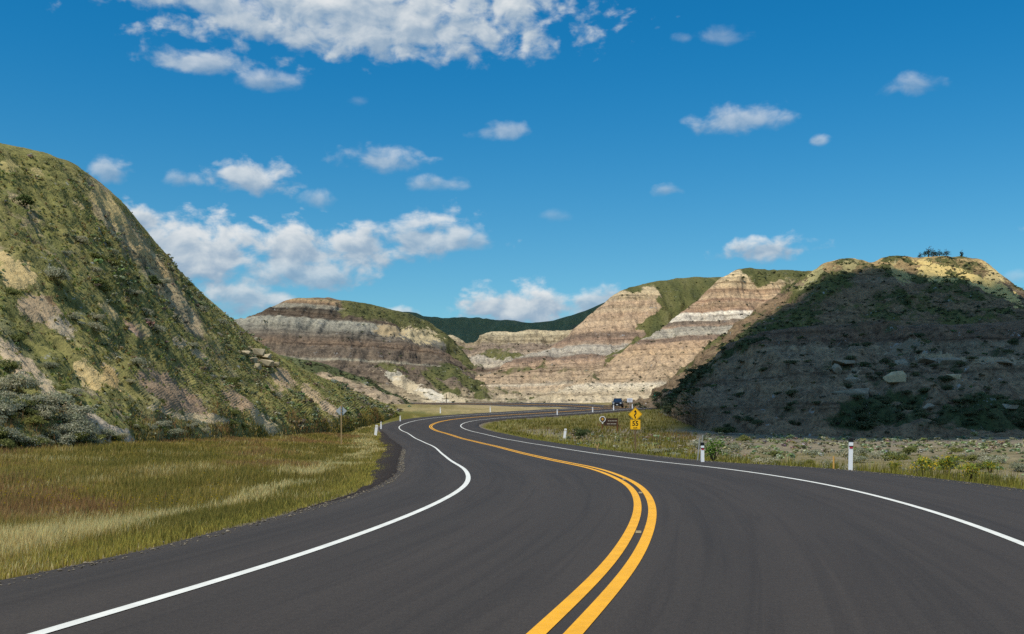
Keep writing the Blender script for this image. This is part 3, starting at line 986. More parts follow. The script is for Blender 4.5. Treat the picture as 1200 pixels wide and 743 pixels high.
hill('middle_butte', [D2_foot, D2_mid, D2_cap, D2_crest], 440, 1000, 400, 180, M_D2, gully=(2.4, 15.0), ledge=0.5, lump=(0.8, 3.5), grass_fn=grass_d2, seed=41, back=(60, 200, 1.0))
D1_foot = [(620, 476, 228), (690, 474.5, 224), (750, 473, 222), (800, 471, 222), (900, 470, 224), (1100, 470, 228)]
D1_mid = [(620, 479, 240), (690, 460, 248), (720, 449, 254), (760, 437, 258), (800, 430, 260), (900, 425, 262), (1100, 425, 262)]
D1_cap = [(620, 482, 255), (690, 449, 268), (720, 431, 278), (760, 408, 288), (800, 388, 295), (850, 376, 300), (900, 370, 300), (1100, 372, 300)]
D1_crest = [(620, 486, 270), (670, 462, 276), (690, 447, 282), (720, 424, 292), (750, 404, 300), (775, 386, 306), (800, 364, 312), (825, 342, 318), (845, 322, 323), (862, 311, 327), (880, 309, 332), (905, 312, 338), (955, 314, 350), (1010, 322, 355), (1100, 340, 355)]


def grass_d1(q):
    n = fbm(q['x'] / 9, q['y'] / 9, q['z'] / 9, 4, 55)
    u, v = q['u'], q['v']
    top = sstep(q['t'] + .06 * n, .80, .93) * sstep(u, 850, 890)
    edge_ = np.exp(-((u - (862 - (v - 311) * 1.0)) / 7) ** 2) * .0
    right = sstep(u, 900, 925) * (v < 350) * .55
    return 0.04 + .28 * n + .1 * q['rill'] + np.maximum(np.maximum(top, right), edge_)


hill('right_butte', [D1_foot, D1_mid, D1_cap, D1_crest], 620, 1100, 380, 180, M_D1, gully=(2.2, 14.0), ledge=0.5, lump=(0.7, 3.5), grass_fn=grass_d1, seed=51, back=(50, 180, 1.0))

# far grassy rim
M_RIM = hill_mat('far rim', 20, 110, [(20, S(150, 130, 104)), (70, S(120, 108, 84)), (110, S(110, 104, 76))], [S(100, 104, 76), S(108, 110, 78), S(120, 120, 84), S(132, 128, 94)], spot=0.25)
G_foot = [(0, 430, 560), (300, 430, 560), (500, 425, 560), (700, 425, 560), (1000, 425, 560), (1400, 420, 560)]
G_crest = [(0, 420, 760), (300, 372, 780), (400, 360, 790), (450, 363, 790), (490, 369, 790), (520, 374, 790), (560, 375.5, 790), (600, 378, 790), (635, 377.5, 790), (655, 373, 790), (685, 363, 785), (705, 354, 780), (730, 345, 780), (800, 335, 780), (1000, 340, 780), (1190, 352, 780), (1250, 334, 780), (1400, 330, 780)]
hill('far_rim', [G_foot, G_crest], 0, 1400, 340, 70, M_RIM, gully=(5, 60.0), lump=(2.0, 20.0), grass_fn=lambda q: 0.85 + .25 * fbm(q['x'] / 30, q['y'] / 30, q['z'] / 30, 3, 65) - .5 * np.exp(-((q['u'] - 672) / 14) ** 2 - ((q['v'] - 392) / 12) ** 2), seed=61, back=(120, 500, 1.0))

# right hill: dark shoulder in front, higher hill behind
CS = [(6, S(108, 96, 84)), (12, S(112, 96, 82)), (18, S(116, 98, 82)), (26, S(122, 102, 84)), (29, S(112, 94, 82)), (30, S(134, 120, 106)), (31, S(118, 100, 86)), (34, S(150, 128, 88)), (38, S(184, 160, 106)), (50, S(186, 162, 108))]
CS = [(z_, (c_[0] * 1.08, c_[1], c_[2] * .84)) for z_, c_ in CS]
M_C = hill_mat('upper right hill', 6, 50, CS, [S(64, 68, 44), S(76, 80, 48), S(92, 92, 56), S(108, 106, 70)], wig=1.0, spot=0.9)
C_foot = [(700, 478, 205), (770, 470, 196), (830, 440, 184), (880, 410, 178), (950, 398, 172), (1040, 395, 170), (1200, 390, 168), (1400, 385, 166), (1700, 380, 160)]
C_mid = [(700, 482, 214), (770, 462, 208), (830, 424, 204), (880, 388, 202), (950, 358, 200), (1005, 348, 198), (1040, 345, 198), (1060, 347, 200), (1100, 350, 202), (1200, 365, 200), (1400, 372, 195), (1700, 372, 190)]
C_crest = [(700, 490, 225), (745, 482, 220), (770, 466, 220), (800, 440, 222), (830, 413, 222), (860, 388, 223), (890, 358, 224), (915, 343, 225), (935, 328, 226), (952, 315, 226), (970, 304, 227), (990, 301, 228), (1008, 303, 230), (1022, 305.5, 233), (1035, 300, 235), (1042, 298.5, 236), (1080, 298.5, 239), (1120, 298, 240),
           (1147, 300, 240), (1160, 309, 239), (1180, 327, 237), (1200, 346, 235), (1230, 364, 233), (1280, 378, 232), (1400, 390, 230), (1700, 395, 228)]


def grass_c(q):
    n = fbm(q['x'] / 6, q['y'] / 6, q['z'] / 6, 4, 75)
    u, v = q['u'], q['v']
    g = .30 + .42 * n + .2 * q['rill']
    g = g + .4 * np.exp(-((u - 985 + (v - 320) * .9) / 16) ** 2) * (v < 385) + .45 * np.exp(-((u - 1045) / 14) ** 2) * (v < 325)
    g = g + .6 * sstep(q['t'], .96, 1.0) * (u > 1070) + .8 * sstep(q['t'], 1.0, 1.03)
    g = g + .55 * np.exp(-((v - (322 + (u - 1090) * .12)) / 6) ** 2) * (u > 1078) * (u < 1150)
    return g


YC = S(214, 188, 124)
hill('right_hill', [C_foot, C_mid, C_crest], 700, 1700, 460, 150, M_C, gully=(1.5, 11.0), lump=(0.9, 4.0), grass_fn=grass_c, seed=71, back=(50, 170, 0.8),
     sand=[(1095, 318, 24, 11, 25, YC), (1150, 331, 36, 8, 25, YC), (1180, 345, 24, 7, 38, YC), (1165, 318, 10, 16, -40, S(206, 182, 128)), (950, 325, 22, 6, -40, S(168, 158, 112)), (992, 312, 16, 7, -30, S(164, 152, 108)), (1055, 322, 8, 18, -35, S(176, 160, 110))])
BS = [(-4, S(122, 106, 90)), (1, S(120, 102, 86)), (4, S(130, 114, 98)), (8, S(134, 118, 102)), (9.6, S(134, 120, 104)), (10.2, S(142, 128, 112)), (10.7, S(130, 114, 98)), (11.2, S(112, 90, 76)), (13, S(110, 88, 74)), (20, S(126, 104, 88))]
BS = [(z_, (c_[0] * 1.08, c_[1], c_[2] * .84)) for z_, c_ in BS]
M_B = hill_mat('dark right shoulder', -4, 20, BS, [S(52, 60, 44), S(60, 70, 46), S(74, 80, 54), S(92, 92, 70)], wig=0.6, dip=(-0.012, 0), spot=0.6)
B_foot = [(700, 492, 172), (750, 489, 165), (780, 489, 150), (805, 500, 125), (830, 508, 110), (900, 514, 97), (1000, 516.5, 92), (1100, 517, 91), (1200, 517, 90), (1400, 517, 90), (1800, 520, 86)]
B_mid = [(700, 495, 180), (750, 488, 176), (780, 479, 165), (805, 472, 146), (830, 465, 132), (900, 458, 117), (1000, 462, 108), (1100, 466, 105), (1200, 466, 104), (1400, 460, 102), (1800, 455, 98)]
B_crest = [(700, 498, 190), (750, 487, 186), (780, 474, 182), (800, 458, 172), (830, 431, 160), (855, 407, 150), (875, 393, 146), (900, 385, 143), (950, 380, 142), (1000, 379, 142), (1060, 377, 142), (1130, 376, 141), (1200, 373, 140), (1400, 362, 138), (1800, 350, 132)]


def grass_b(q):
    n = fbm(q['x'] / 4, q['y'] / 4, q['z'] / 4, 4, 85)
    n2 = fbm(q['x'] / 14, q['y'] / 14, q['z'] / 14, 3, 86)
    u, v = q['u'], q['v']
    g = .20 + .4 * n + .2 * n2
    g = g + .42 * sstep(v, 448, 475) * (1 - sstep(v, 500, 508)) * sstep(u, 960, 1010)
    g = g + .35 * np.exp(-((v - 478 + (u - 780) * .85) / 14) ** 2) * (u < 890)
    return g


hill('right_shoulder', [B_foot, B_mid, B_crest], 700, 1800, 480, 190, M_B, gully=(1.7, 9.0), lump=(0.8, 2.6), grass_fn=grass_b, seed=81, back=(35, 120, 0.5),
     sand=[(1150, 421, 90, 5, 3, S(164, 146, 120)), (1000, 440, 8, 22, 30, S(158, 142, 120)), (1065, 405, 22, 8, -35, S(138, 124, 106))])


# ------------------------------------------------------------------ fair-weather clouds overhead, behind the camera: they shade the right shoulder and the far rim
m_cl, N = new_mat('cloud white')
finish(N, C4(.86, .87, .88), 1.0, 0.0, trans=0.12)


def shade_cloud(pts, base, seed, name='cloud'):
    q = []
    for (u, v, Yd) in pts:
        p = P(u, v, Yd)
        q.append((p + np.array(SUN) * ((base - p[2]) / SUN.z))[:2])
    q = np.array(q)
    # resample the outline
    q = np.vstack([q, q[:1]])
    L_ = np.concatenate([[0], np.cumsum(np.linalg.norm(np.diff(q, axis=0), axis=1))])
    n = 220
    s_ = np.linspace(0, L_[-1], n, endpoint=False)
    ring = np.stack([np.interp(s_, L_, q[:, k]) for k in (0, 1)], 1)
    c = ring.mean(0)
    size = np.linalg.norm(ring - c, axis=1).mean()
    rings = []
    for r, zt in [(0.0, -.02), (.5, -.02), (.9, -.01), (1.0, .02), (1.02, .07), (.97, .16), (.86, .27), (.68, .38), (.44, .46), (.2, .5), (0.0, .51)]:
        d = ring - c
        x, y = c[0] + d[:, 0] * r, c[1] + d[:, 1] * r
        nz = fbm(x / (size * .3), y / (size * .3), zt * 4, 4, seed)
        k = 1 + (0.09 * nz if r > .3 else 0)
        rings.append(np.stack([c[0] + d[:, 0] * r * k, c[1] + d[:, 1] * r * k, base + size * .45 * (zt + nz * (0.12 if zt > .1 else 0.0) * min(1, r * 2))], 1))
    V = np.stack(rings)
    V = np.concatenate([V, V[:, :1]], 1)
    o = mesh_np(name, V.reshape(-1, 3), grid_faces(V.shape[0], n + 1), m_cl)
    tag(o, kind='structure')
    return o


shade_cloud([(772, 476, 180), (798, 450, 174), (826, 426, 168), (862, 396, 190), (892, 378, 200), (925, 368, 204), (955, 357, 207), (985, 346, 211), (1015, 337, 215), (1042, 332, 218), (1066, 342, 214), (1085, 347, 211), (1115, 350, 212), (1150, 357, 215), (1200, 368, 218), (1260, 386, 224),
             (1420, 400, 205), (1600, 420, 150), (1620, 517, 78), (1400, 519, 80), (1200, 519, 82), (1080, 518, 84), (1000, 519, 82), (930, 516, 88), (880, 516, 90), (830, 511, 102), (792, 500, 125)], 600, 201, 'cloud')
shade_cloud([(420, 352, 810), (560, 362, 860), (735, 338, 830), (720, 380, 640), (640, 410, 560), (520, 410, 560), (440, 400, 600)], 760, 203, 'cloud')


# ------------------------------------------------------------------ plants
def leafy(seed, n, size=(1.0, 1.0, 0.75), leaf=0.11, lobes=7, up=0.6, stems=6, cols=None, stemcol=S(92, 80, 66)):
    """a shrub: leaf-sized faces spread through several lobes, on a few bent stems"""
    r = np.random.default_rng(seed)
    cen = np.stack([r.uniform(-.25, .25, lobes), r.uniform(-.25, .25, lobes), r.uniform(.2, .52, lobes)], 1)
    rad = r.uniform(.22, .36, lobes)
    k = r.integers(0, lobes, n)
    d = r.normal(size=(n, 3))
    d /= np.linalg.norm(d, axis=1, keepdims=True)
    d[:, 2] = np.abs(d[:, 2]) * .9 - .25
    p = cen[k] + d * rad[k][:, None] * (r.random((n, 1)) ** .35)
    p[:, 2] = np.maximum(p[:, 2], 0.02)
    p *= np.array(size)
    a = d + np.array([-.1, -.35, 1.0]) * up * 1.6 + r.normal(size=(n, 3)) * .6
    a /= np.linalg.norm(a, axis=1, keepdims=True)
    t1 = np.cross(a, r.normal(size=(n, 3)))
    t1 /= np.linalg.norm(t1, axis=1, keepdims=True) + 1e-9
    t2 = np.cross(a, t1)
    s1 = leaf * r.uniform(.6, 1.5, (n, 1))
    s2 = s1 * r.uniform(.35, .7, (n, 1))
    V = np.stack([p - t1 * s1, p + t2 * s2, p + t1 * s1, p - t2 * s2], 1).reshape(-1, 3)
    Fq = np.arange(4 * n).reshape(n, 4)
    cols = np.array(cols if cols else [S(108, 114, 92), S(124, 128, 108), S(92, 100, 74)])
    cc = cols[r.integers(0, len(cols), n)] * r.uniform(.75, 1.2, (n, 1))
    Cc = np.repeat(cc, 4, 0)
    # stems
    sv, sf, b = [], [], len(V)
    for i in range(stems):
        e = cen[i % lobes] * np.array(size) * .9
        w = .018
        sv += [(-w, 0, -.12), (w, 0, -.12), (e[0] + w * .4, e[1], e[2]), (e[0] - w * .4, e[1], e[2])]
        sf.append([b + 4 * i + j for j in range(4)])
    if stems:
        V = np.vstack([V, np.array(sv)])
        Fq = np.vstack([Fq, np.array(sf)])
        Cc = np.vstack([Cc, np.tile(np.array(stemcol), (4 * stems, 1))])
    return V, Fq, Cc


M_LEAF = foliage_mat('sage leaves', 0.4)
M_GRASS = foliage_mat('grass blades', 0.45)
SAGE = [S(168, 168, 144), S(184, 182, 160), S(148, 150, 118), S(160, 156, 130)]
OLIVE = [S(120, 124, 72), S(134, 136, 82), S(104, 110, 62)]
DARKS = [S(82, 92, 66), S(96, 104, 76), S(74, 82, 58), S(108, 110, 84)]


def proto(name, *a, **k):
    V, Fq, Cc = leafy(*a, **k)
    o = mesh_np(name, V, Fq, M_LEAF, smooth=False, cols={'col': Cc})
    me = o.data
    bpy.data.objects.remove(o)
    return me


def pick(name, n, wfn, seed):
    """random spots on a hillside: position, normal, screen column and row"""
    h = HILLS[name]
    G = h['G']
    a = np.linalg.norm(np.cross(np.gradient(G, axis=1), np.gradient(G, axis=0)), axis=2)
    w = a * wfn(h) * (h['t'] > 0.0) * (h['t'] < .94) * (h['u'] > -60) * (h['u'] < 1260)
    w = np.maximum(w.ravel(), 0)
    r = np.random.default_rng(seed)
    i = r.choice(len(w), n, p=w / w.sum())
    Pp = G.reshape(-1, 3)[i] + r.normal(size=(n, 3)) * np.array([.15, .15, 0])
    return Pp, h['N'].reshape(-1, 3)[i], h['u'].ravel()[i], h['v'].ravel()[i]


def on_hill(name, u, v):
    h = HILLS[name]
    d = (h['u'] - u) ** 2 + (h['v'] - v) ** 2 + 1e6 * ((h['t'] < 0) | (h['t'] > 1.02)) + h['G'][..., 1] * 0.02
    i = np.unravel_index(d.argmin(), d.shape)
    return h['G'][i], h['N'][i]


def zone_label(base, p, zones):
    u, v = 600 + F * p[0] / p[1], VH - F * (p[2] - CAM_H) / p[1]
    for (u0, u1, v0, v1, words) in zones:
        if u0 <= u < u1 and v0 <= v < v1:
            return base + ' ' + words
    return base


def plant_out(kind, spots, sizes, meshes, label, cat, group, n_ind, stuff_name, stuff_label, small, seed, zones=()):
    """the plants that show largest are objects of their own, the many small ones one mass"""
    r = np.random.default_rng(seed)
    app = sizes / np.maximum(spots[:, 1], 1)
    order = np.argsort(-app)
    for i in order[:n_ind]:
        o = bpy.data.objects.new(kind, meshes[int(r.integers(0, len(meshes)))])
        COL.objects.link(o)
        o.location = tuple(map(float, spots[i] - np.array([0, 0, .05])))
        s = float(sizes[i])
        o.scale = (s * float(r.uniform(.85, 1.2)), s * float(r.uniform(.85, 1.2)), s * float(r.uniform(.8, 1.15)))
        o.rotation_euler = (0, 0, float(r.uniform(0, 6.28)))
        big = 'large ' if s > .95 else ('small ' if s < .6 else '')
        tag(o, big + zone_label(label, spots[i], zones), cat, group)
    rest = order[n_ind:]
    if len(rest) and stuff_name:
        V0, F0, C0 = small
        n, k = len(rest), len(V0)
        a = r.uniform(0, 6.28, n)
        ca, sa = np.cos(a)[:, None], np.sin(a)[:, None]
        s = sizes[rest][:, None]
        vx = (V0[:, 0] * ca - V0[:, 1] * sa) * s + spots[rest][:, :1]
        vy = (V0[:, 0] * sa + V0[:, 1] * ca) * s + spots[rest][:, 1:2]
        vz = V0[:, 2][None] * s * r.uniform(.8, 1.2, (n, 1)) + spots[rest][:, 2:3] - .04
        V = np.stack([vx, vy, vz], 2).reshape(-1, 3)
        Fq = (F0[None] + (np.arange(n) * k)[:, None, None]).reshape(-1, 4)
        Cc = (C0[None] * r.uniform(.7, 1.3, (n, 1, 1)) * (1 + .12 * r.normal(size=(n, 1, 3)))).reshape(-1, 3)
        o = mesh_np(stuff_name, V, Fq, M_LEAF, smooth=False, cols={'col': np.clip(Cc, 0.01, .6)})
        tag(o, stuff_label, cat, kind='stuff')


SAGE_ME = [proto('sagebrush', 100 + i, 1300, (1, 1, .72), .032, 10, up=.25, cols=SAGE if i % 3 else OLIVE) for i in range(5)]
DARK_ME = [proto('shrub', 200 + i, 800, (1.0, 1.0, .62), .038, 9, up=.25, cols=DARKS) for i in range(4)]
small_sage = leafy(301, 34, (.9, .9, .6), .13, 6, stems=0, cols=SAGE + OLIVE)
small_dark = leafy(302, 34, (.9, .9, .55), .13, 6, stems=0, cols=DARKS)

# left hill
w_l = lambda h: (0.25 + sstep(fbm(h['G'][..., 0] / 7, h['G'][..., 1] / 7, h['G'][..., 2] / 7, 3, 401), -.1, .5) * 1.6) * (1.15 - h['t'] * .75) * (1 - .85 * sstep(h['sand'], .3, .6))
p1, _, u1, v1 = pick('left_hill', 1700, w_l, 11)
s1 = RNG.gamma(3.0, .14, len(p1)) + .22
s1 *= np.where(v1 < 300, .7, 1.0)
# thick sage at the lower left foot
lowl = [(rx, ry) for rx, ry in zip(RNG.uniform(-40, 105, 46), RNG.uniform(455, 528, 46)) if ry > 440 + rx * .5]
pl = np.array([on_hill('left_hill', a, b)[0] for a, b in lowl])
ue = np.concatenate([RNG.uniform(95, 420, 34), RNG.uniform(-20, 95, 14)])
pe = np.array([on_hill('left_hill', a, np.interp(a, [0, 150, 250, 345, 400, 450], [527, 521, 505, 498, 492, 488]) - b)[0] for a, b in zip(ue, RNG.uniform(-2, 9, len(ue)))])
pl = np.vstack([pl, pe])
p1 = np.vstack([p1, pl])
s1 = np.concatenate([s1, np.concatenate([RNG.uniform(1.0, 1.7, len(pl) - len(pe)), RNG.uniform(.5, 1.2, len(pe))])])
plant_out('sagebrush', p1, s1, SAGE_ME, 'grey-green sagebrush on the left hillside', 'shrub', 'sagebrush on the left hillside', 230,
          'sagebrush_cover', 'small sagebrush spread over the left hillside', small_sage, 21,
          zones=[(-100, 60, 440, 600, 'at the bottom left foot above the grass'), (60, 130, 440, 600, 'beside the pale soil streak at the foot'), (130, 210, 440, 600, 'at the foot below the brown bare patch'), (210, 330, 440, 600, 'at the foot by the white streaks'), (330, 420, 430, 600, 'near the back of the diamond sign'), (420, 600, 430, 600, 'at the tail end of the slope'),
                 (-100, 90, 340, 440, 'among the tan patches at the far left'), (90, 200, 340, 440, 'in the middle of the slope'), (200, 260, 340, 440, 'left of the stacked slabs'), (260, 420, 340, 440, 'around the stacked slabs'), (-100, 90, 0, 340, 'high up at the far left'), (90, 300, 0, 340, 'high up near the crest')])
# grass tufts that break up the left slope
tuft = leafy(303, 9, (1, 1, .7), .2, 5, stems=0, cols=[S(150, 145, 86), S(164, 156, 100), S(134, 132, 76), S(178, 166, 122)])
p2, _, _, _ = pick('left_hill', 12000, lambda h: sstep(h['grass'], .4, .7) * (1 - .9 * sstep(h['sand'], .3, .6)), 12)
plant_out('', p2, RNG.uniform(.18, .42, len(p2)), None, '', 'grass', None, 0, 'hillside_grass', 'tufted grass over the left hillside', tuft, 22)

# spur, valley head and buttes: small brush
for nm, cnt, sd_, wf in (('spur', 260, 31, lambda h: .25 + 3 * sstep(h['grass'], .4, .7)), ('left_butte', 900, 32, lambda h: .12 + 2 * sstep(h['grass'], .35, .7) + .6 * sstep(h['v'], 425, 440)), ('valley_head', 700, 33, lambda h: .3 + 1.5 * sstep(h['grass'], .35, .7)),
                         ('middle_butte', 1200, 34, lambda h: .25 + 1.5 * sstep(h['grass'], .3, .6) + .7 * sstep(h['v'], 415, 440)), ('right_butte', 900, 35, lambda h: .3 + 1.5 * sstep(h['grass'], .35, .7) + .5 * sstep(h['v'], 420, 445))):
    pp, _, _, _ = pick(nm, cnt, wf, sd_)
    plant_out('', pp, (RNG.gamma(3, .15, cnt) + .3), None, '', 'brush', None, 0, 'hillside_brush', 'low brush scattered over the ' + {'spur': 'bare tan spur behind the bend', 'left_butte': 'dark banded butte', 'valley_head': 'pale cliff at the valley head', 'middle_butte': 'broad sunlit butte with the dark band', 'right_butte': 'sunlit butte with the white band'}[nm], small_dark, sd_ + 50)
pp, _, _, _ = pick('right_hill', 1500, lambda h: .3 - .25 * (h['t'] > .9) + 1.6 * sstep(h['grass'], .35, .65), 36)
plant_out('', pp, RNG.gamma(3, .15, 1500) + .3, None, '', 'brush', None, 0, 'hillside_brush', 'low brush over the high hill on the right', small_dark, 86)
# right shoulder
w_b = lambda h: (.22 + 1.9 * sstep(h['grass'], .35, .65)) * (1 - .6 * sstep(h['t'], .8, 1.0))
p3, _, _, _ = pick('right_shoulder', 1300, w_b, 37)
s3 = RNG.gamma(3, .2, 1300) + .3
plant_out('hillside_shrub', p3, s3, DARK_ME, 'dark shrub on the shaded right slope', 'shrub', 'shrubs on the shaded right slope', 160, 'shrub_cover', 'small dark shrubs over the shaded right slope', small_dark, 38,
          zones=[(700, 860, 0, 600, 'along its left flank'), (860, 970, 0, 430, 'on its bare upper left'), (860, 970, 430, 600, 'on its bare lower left'), (970, 1040, 0, 430, 'above the left rocks'), (970, 1040, 430, 600, 'around the broad pale mound'), (1040, 1130, 0, 440, 'around the tan boulder and ledges'), (1040, 1130, 440, 600, 'low below the long rock band'), (1130, 1300, 0, 440, 'at the right end of the rock band'), (1130, 1300, 440, 600, 'at its lower right corner')])

# sage and weeds on the dry flat right of the road
fx, fy = RNG.uniform(4, 75, 3200), RNG.uniform(24, 100, 3200)
fd, fs, fj = edge_dist(fx, fy)
ok = (fs > 0) & (fd > 1.2) & (600 + F * fx / fy < 1260) & ((fy > 30) | (fd > 3))
fx, fy = fx[ok], fy[ok]
fp = np.stack([fx, fy, ground_z(fx, fy)], 1)
fsz = RNG.gamma(4, .085, len(fx)) + .14
plant_out('flat_sage', fp, fsz, SAGE_ME, 'low grey sage on the dry flat', 'shrub', 'low sage on the dry flat', 60, 'flat_brush', 'small sage and weeds over the dry flat', small_sage, 39,
          zones=[(600, 800, 0, 700, 'near the yellow warning sign'), (800, 900, 0, 700, 'around the leafy bush'), (900, 1000, 0, 700, 'left of the nearest delineator post'), (1000, 1090, 0, 700, 'right of the nearest delineator post'), (1090, 1300, 0, 700, 'near the right edge of the picture')])


# ------------------------------------------------------------------ verge grass
def blades(name, x, y, hgt_, base_c, tip_c, label, wid=0.5, seed=0, lean=.35, z=None):
    n = len(x)
    r = np.random.default_rng(seed)
    z = ground_z(x, y) - .02 if z is None else z
    a = r.uniform(0, math.pi, n)
    w = np.maximum(.005, y * .00034) * wid * 2 * r.uniform(.6, 1.4, n)
    dx, dy = np.cos(a) * w, np.sin(a) * w
    la = r.uniform(0, 2 * math.pi, n)
    ll = hgt_ * lean * r.uniform(.1, 1.0, n)
    lx, ly = np.cos(la) * ll + .06 * hgt_, np.sin(la) * ll
    b0 = np.stack([x - dx, y - dy, z], 1)
    b1 = np.stack([x + dx, y + dy, z], 1)
    m0 = np.stack([x - dx * .7 + lx * .35, y - dy * .7 + ly * .35, z + hgt_ * .6], 1)
    m1 = np.stack([x + dx * .7 + lx * .35, y + dy * .7 + ly * .35, z + hgt_ * .6], 1)
    t = np.stack([x + lx, y + ly, z + hgt_], 1)
    V = np.stack([b0, b1, m1, m0, t], 1).reshape(-1, 3)
    i = np.arange(n) * 5
    Fq = np.stack([i, i + 1, i + 2, i + 3], 1)
    Ft = np.stack([i + 3, i + 2, i + 4], 1)
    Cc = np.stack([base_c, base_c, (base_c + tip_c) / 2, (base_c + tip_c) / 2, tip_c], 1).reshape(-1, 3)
    o = mesh_np(name, V, [Fq, Ft], M_GRASS, smooth=False, cols={'col': Cc})
    tag(o, label, 'grass', kind='stuff')
    return o


def sample_verge(n, x0, x1, y0, y1, cond, seed):
    r = np.random.default_rng(seed)
    # more blades close by
    y = y0 * (y1 / y0) ** r.random(n)
    x = r.uniform(0, 1, n)
    xl, xr = x0(y), x1(y)
    x = xl + (xr - xl) * x
    d, sd, j = edge_dist(x, y)
    k = cond(x, y, d, sd)
    return x[k], y[k], d[k]


def verge_cols(x, y, d, r, flat=False):
    n = len(x)
    pal = np.array([S(112, 106, 50), S(132, 121, 60), S(156, 137, 80), S(208, 184, 130), S(142, 112, 76), S(160, 150, 72)])
    f = fbm(x / 4, y / 9, 0, 4, 501)
    g = fbm(x / 1.6, y / 3.4, 0, 4, 502)
    w = np.stack([.35 + 2.2 * np.maximum(f, 0), .7 + 0 * f, .5 + .9 * np.maximum(g, 0), .10 + 3.2 * np.exp(-((d - 2.3 - .8 * f) / .75) ** 2) * sstep(g, -.35, .2) + 1.6 * np.maximum(g - .2, 0), .08 + 3.4 * np.maximum(-f - .08, 0) * (d > 2.6), .2 + 2.6 * np.exp(-(d / .9) ** 2)], 1)
    w = w ** 2.2
    w /= w.sum(1, keepdims=True)
    k = (r.random((n, 1)) > np.cumsum(w, 1)).sum(1).clip(0, 5)
    c = pal[k] * r.uniform(.88, 1.36, (n, 1))
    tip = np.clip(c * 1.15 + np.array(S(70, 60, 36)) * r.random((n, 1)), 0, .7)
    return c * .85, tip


rg = np.random.default_rng(61)
# grass running up the foot of the left hill
pf, _, _, _ = pick('left_hill', 30000, lambda h: np.clip(1.2 - h['t'] / (.16 + .14 * fbm(h['G'][..., 0] / 5, h['G'][..., 1] / 5, 0, 3, 44)), 0, 1) * (1 - sstep(h['sand'], .25, .5)), 68)
bf, tf = verge_cols(pf[:, 0], pf[:, 1], np.full(len(pf), 6.0), rg)
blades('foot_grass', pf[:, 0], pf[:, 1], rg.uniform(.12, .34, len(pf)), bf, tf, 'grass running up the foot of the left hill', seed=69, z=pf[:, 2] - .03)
x, y, d = sample_verge(330000, lambda y: -y * .53 - .5, lambda y: -1.5 - .06 * y, 7.5, 130, lambda x, y, d, s: (s < 0) & (d > .22 + .4 * np.random.default_rng(1).random(len(d)) ** 2) & (d < 3 + 30), 62)
hh = np.clip(.07 + .05 * d, .06, .22) * rg.uniform(.6, 1.4, len(x)) * (1 + .25 * fbm(x / 3, y / 3, 0, 3, 503))
b_, t_ = verge_cols(x, y, d, rg)
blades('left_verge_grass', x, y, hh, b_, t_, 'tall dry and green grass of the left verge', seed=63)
x, y, d = sample_verge(150000, lambda y: .04 * y - 8, lambda y: y * .54 + 1, 16, 160, lambda x, y, d, s: (s > 0) & (d > .2 + .4 * np.random.default_rng(2).random(len(d)) ** 2) & (d < np.where((y > 58 + 10 * fbm(x / 6, y / 6, 0, 3, 14)) & (x < .17 * y + 3.0 * fbm(x / 5, y / 7, 0, 3, 13)), 24, 4.2) + 1.5 * fbm(x / 4, y / 4, 0, 3, 9)) & (x > -8) & (x < 18 + .1 * y), 64)
k_ = rg.random(len(x)) < np.where(d > 2.0, np.where(y > 62, .75, .4), .8)
x, y, d = x[k_], y[k_], d[k_]
hh = np.clip(.09 + .1 * d, .08, .30) * rg.uniform(.5, 1.5, len(x))
b_, t_ = verge_cols(x, y, d * .6, rg)
gk = np.array([.84, .86, .74])
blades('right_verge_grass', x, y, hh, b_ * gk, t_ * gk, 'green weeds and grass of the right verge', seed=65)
# yellow wild flowers
x, y, d = sample_verge(9000, lambda y: .1 * y, lambda y: y * .54 + 1, 20, 75, lambda x, y, d, s: (s > 0) & (d > .7) & (d < 4.5) & (fbm(x / 3, y / 3, 0, 2, 91) > .12), 66)
x2, y2, d2 = sample_verge(1300, lambda y: -y * .52, lambda y: -4 - .05 * y, 12, 60, lambda x, y, d, s: (s < 0) & (d > 1.5) & (d < 16) & (fbm(x / 3, y / 3, 0, 2, 92) > .3), 67)
for xx, yy, nm, lb in ((x, y, 'yellow_wildflowers', 'yellow wildflowers along the right verge'), (x2, y2, 'yellow_wildflowers', 'sparse yellow wildflowers in the left verge')):
    n = len(xx)
    c = np.stack([xx, yy, ground_z(xx, yy) + rg.uniform(.22, .55, n)], 1)
    s = np.maximum(.012, yy * .0004)[:, None]
    V = np.stack([c + s * np.array([-1, 0, -.6]), c + s * np.array([1, .3, -.6]), c + s * np.array([.6, 0, .8]), c + s * np.array([-.7, -.3, .7])], 1).reshape(-1, 3)
    o = mesh_np(nm, V, np.arange(4 * n).reshape(n, 4), M_GRASS, smooth=False, cols={'col': np.tile(np.array(S(214, 176, 34)), (4 * n, 1)) * np.repeat(rg.uniform(.7, 1.1, (n, 1)), 4, 0)})
    tag(o, lb, 'flowers', kind='stuff')

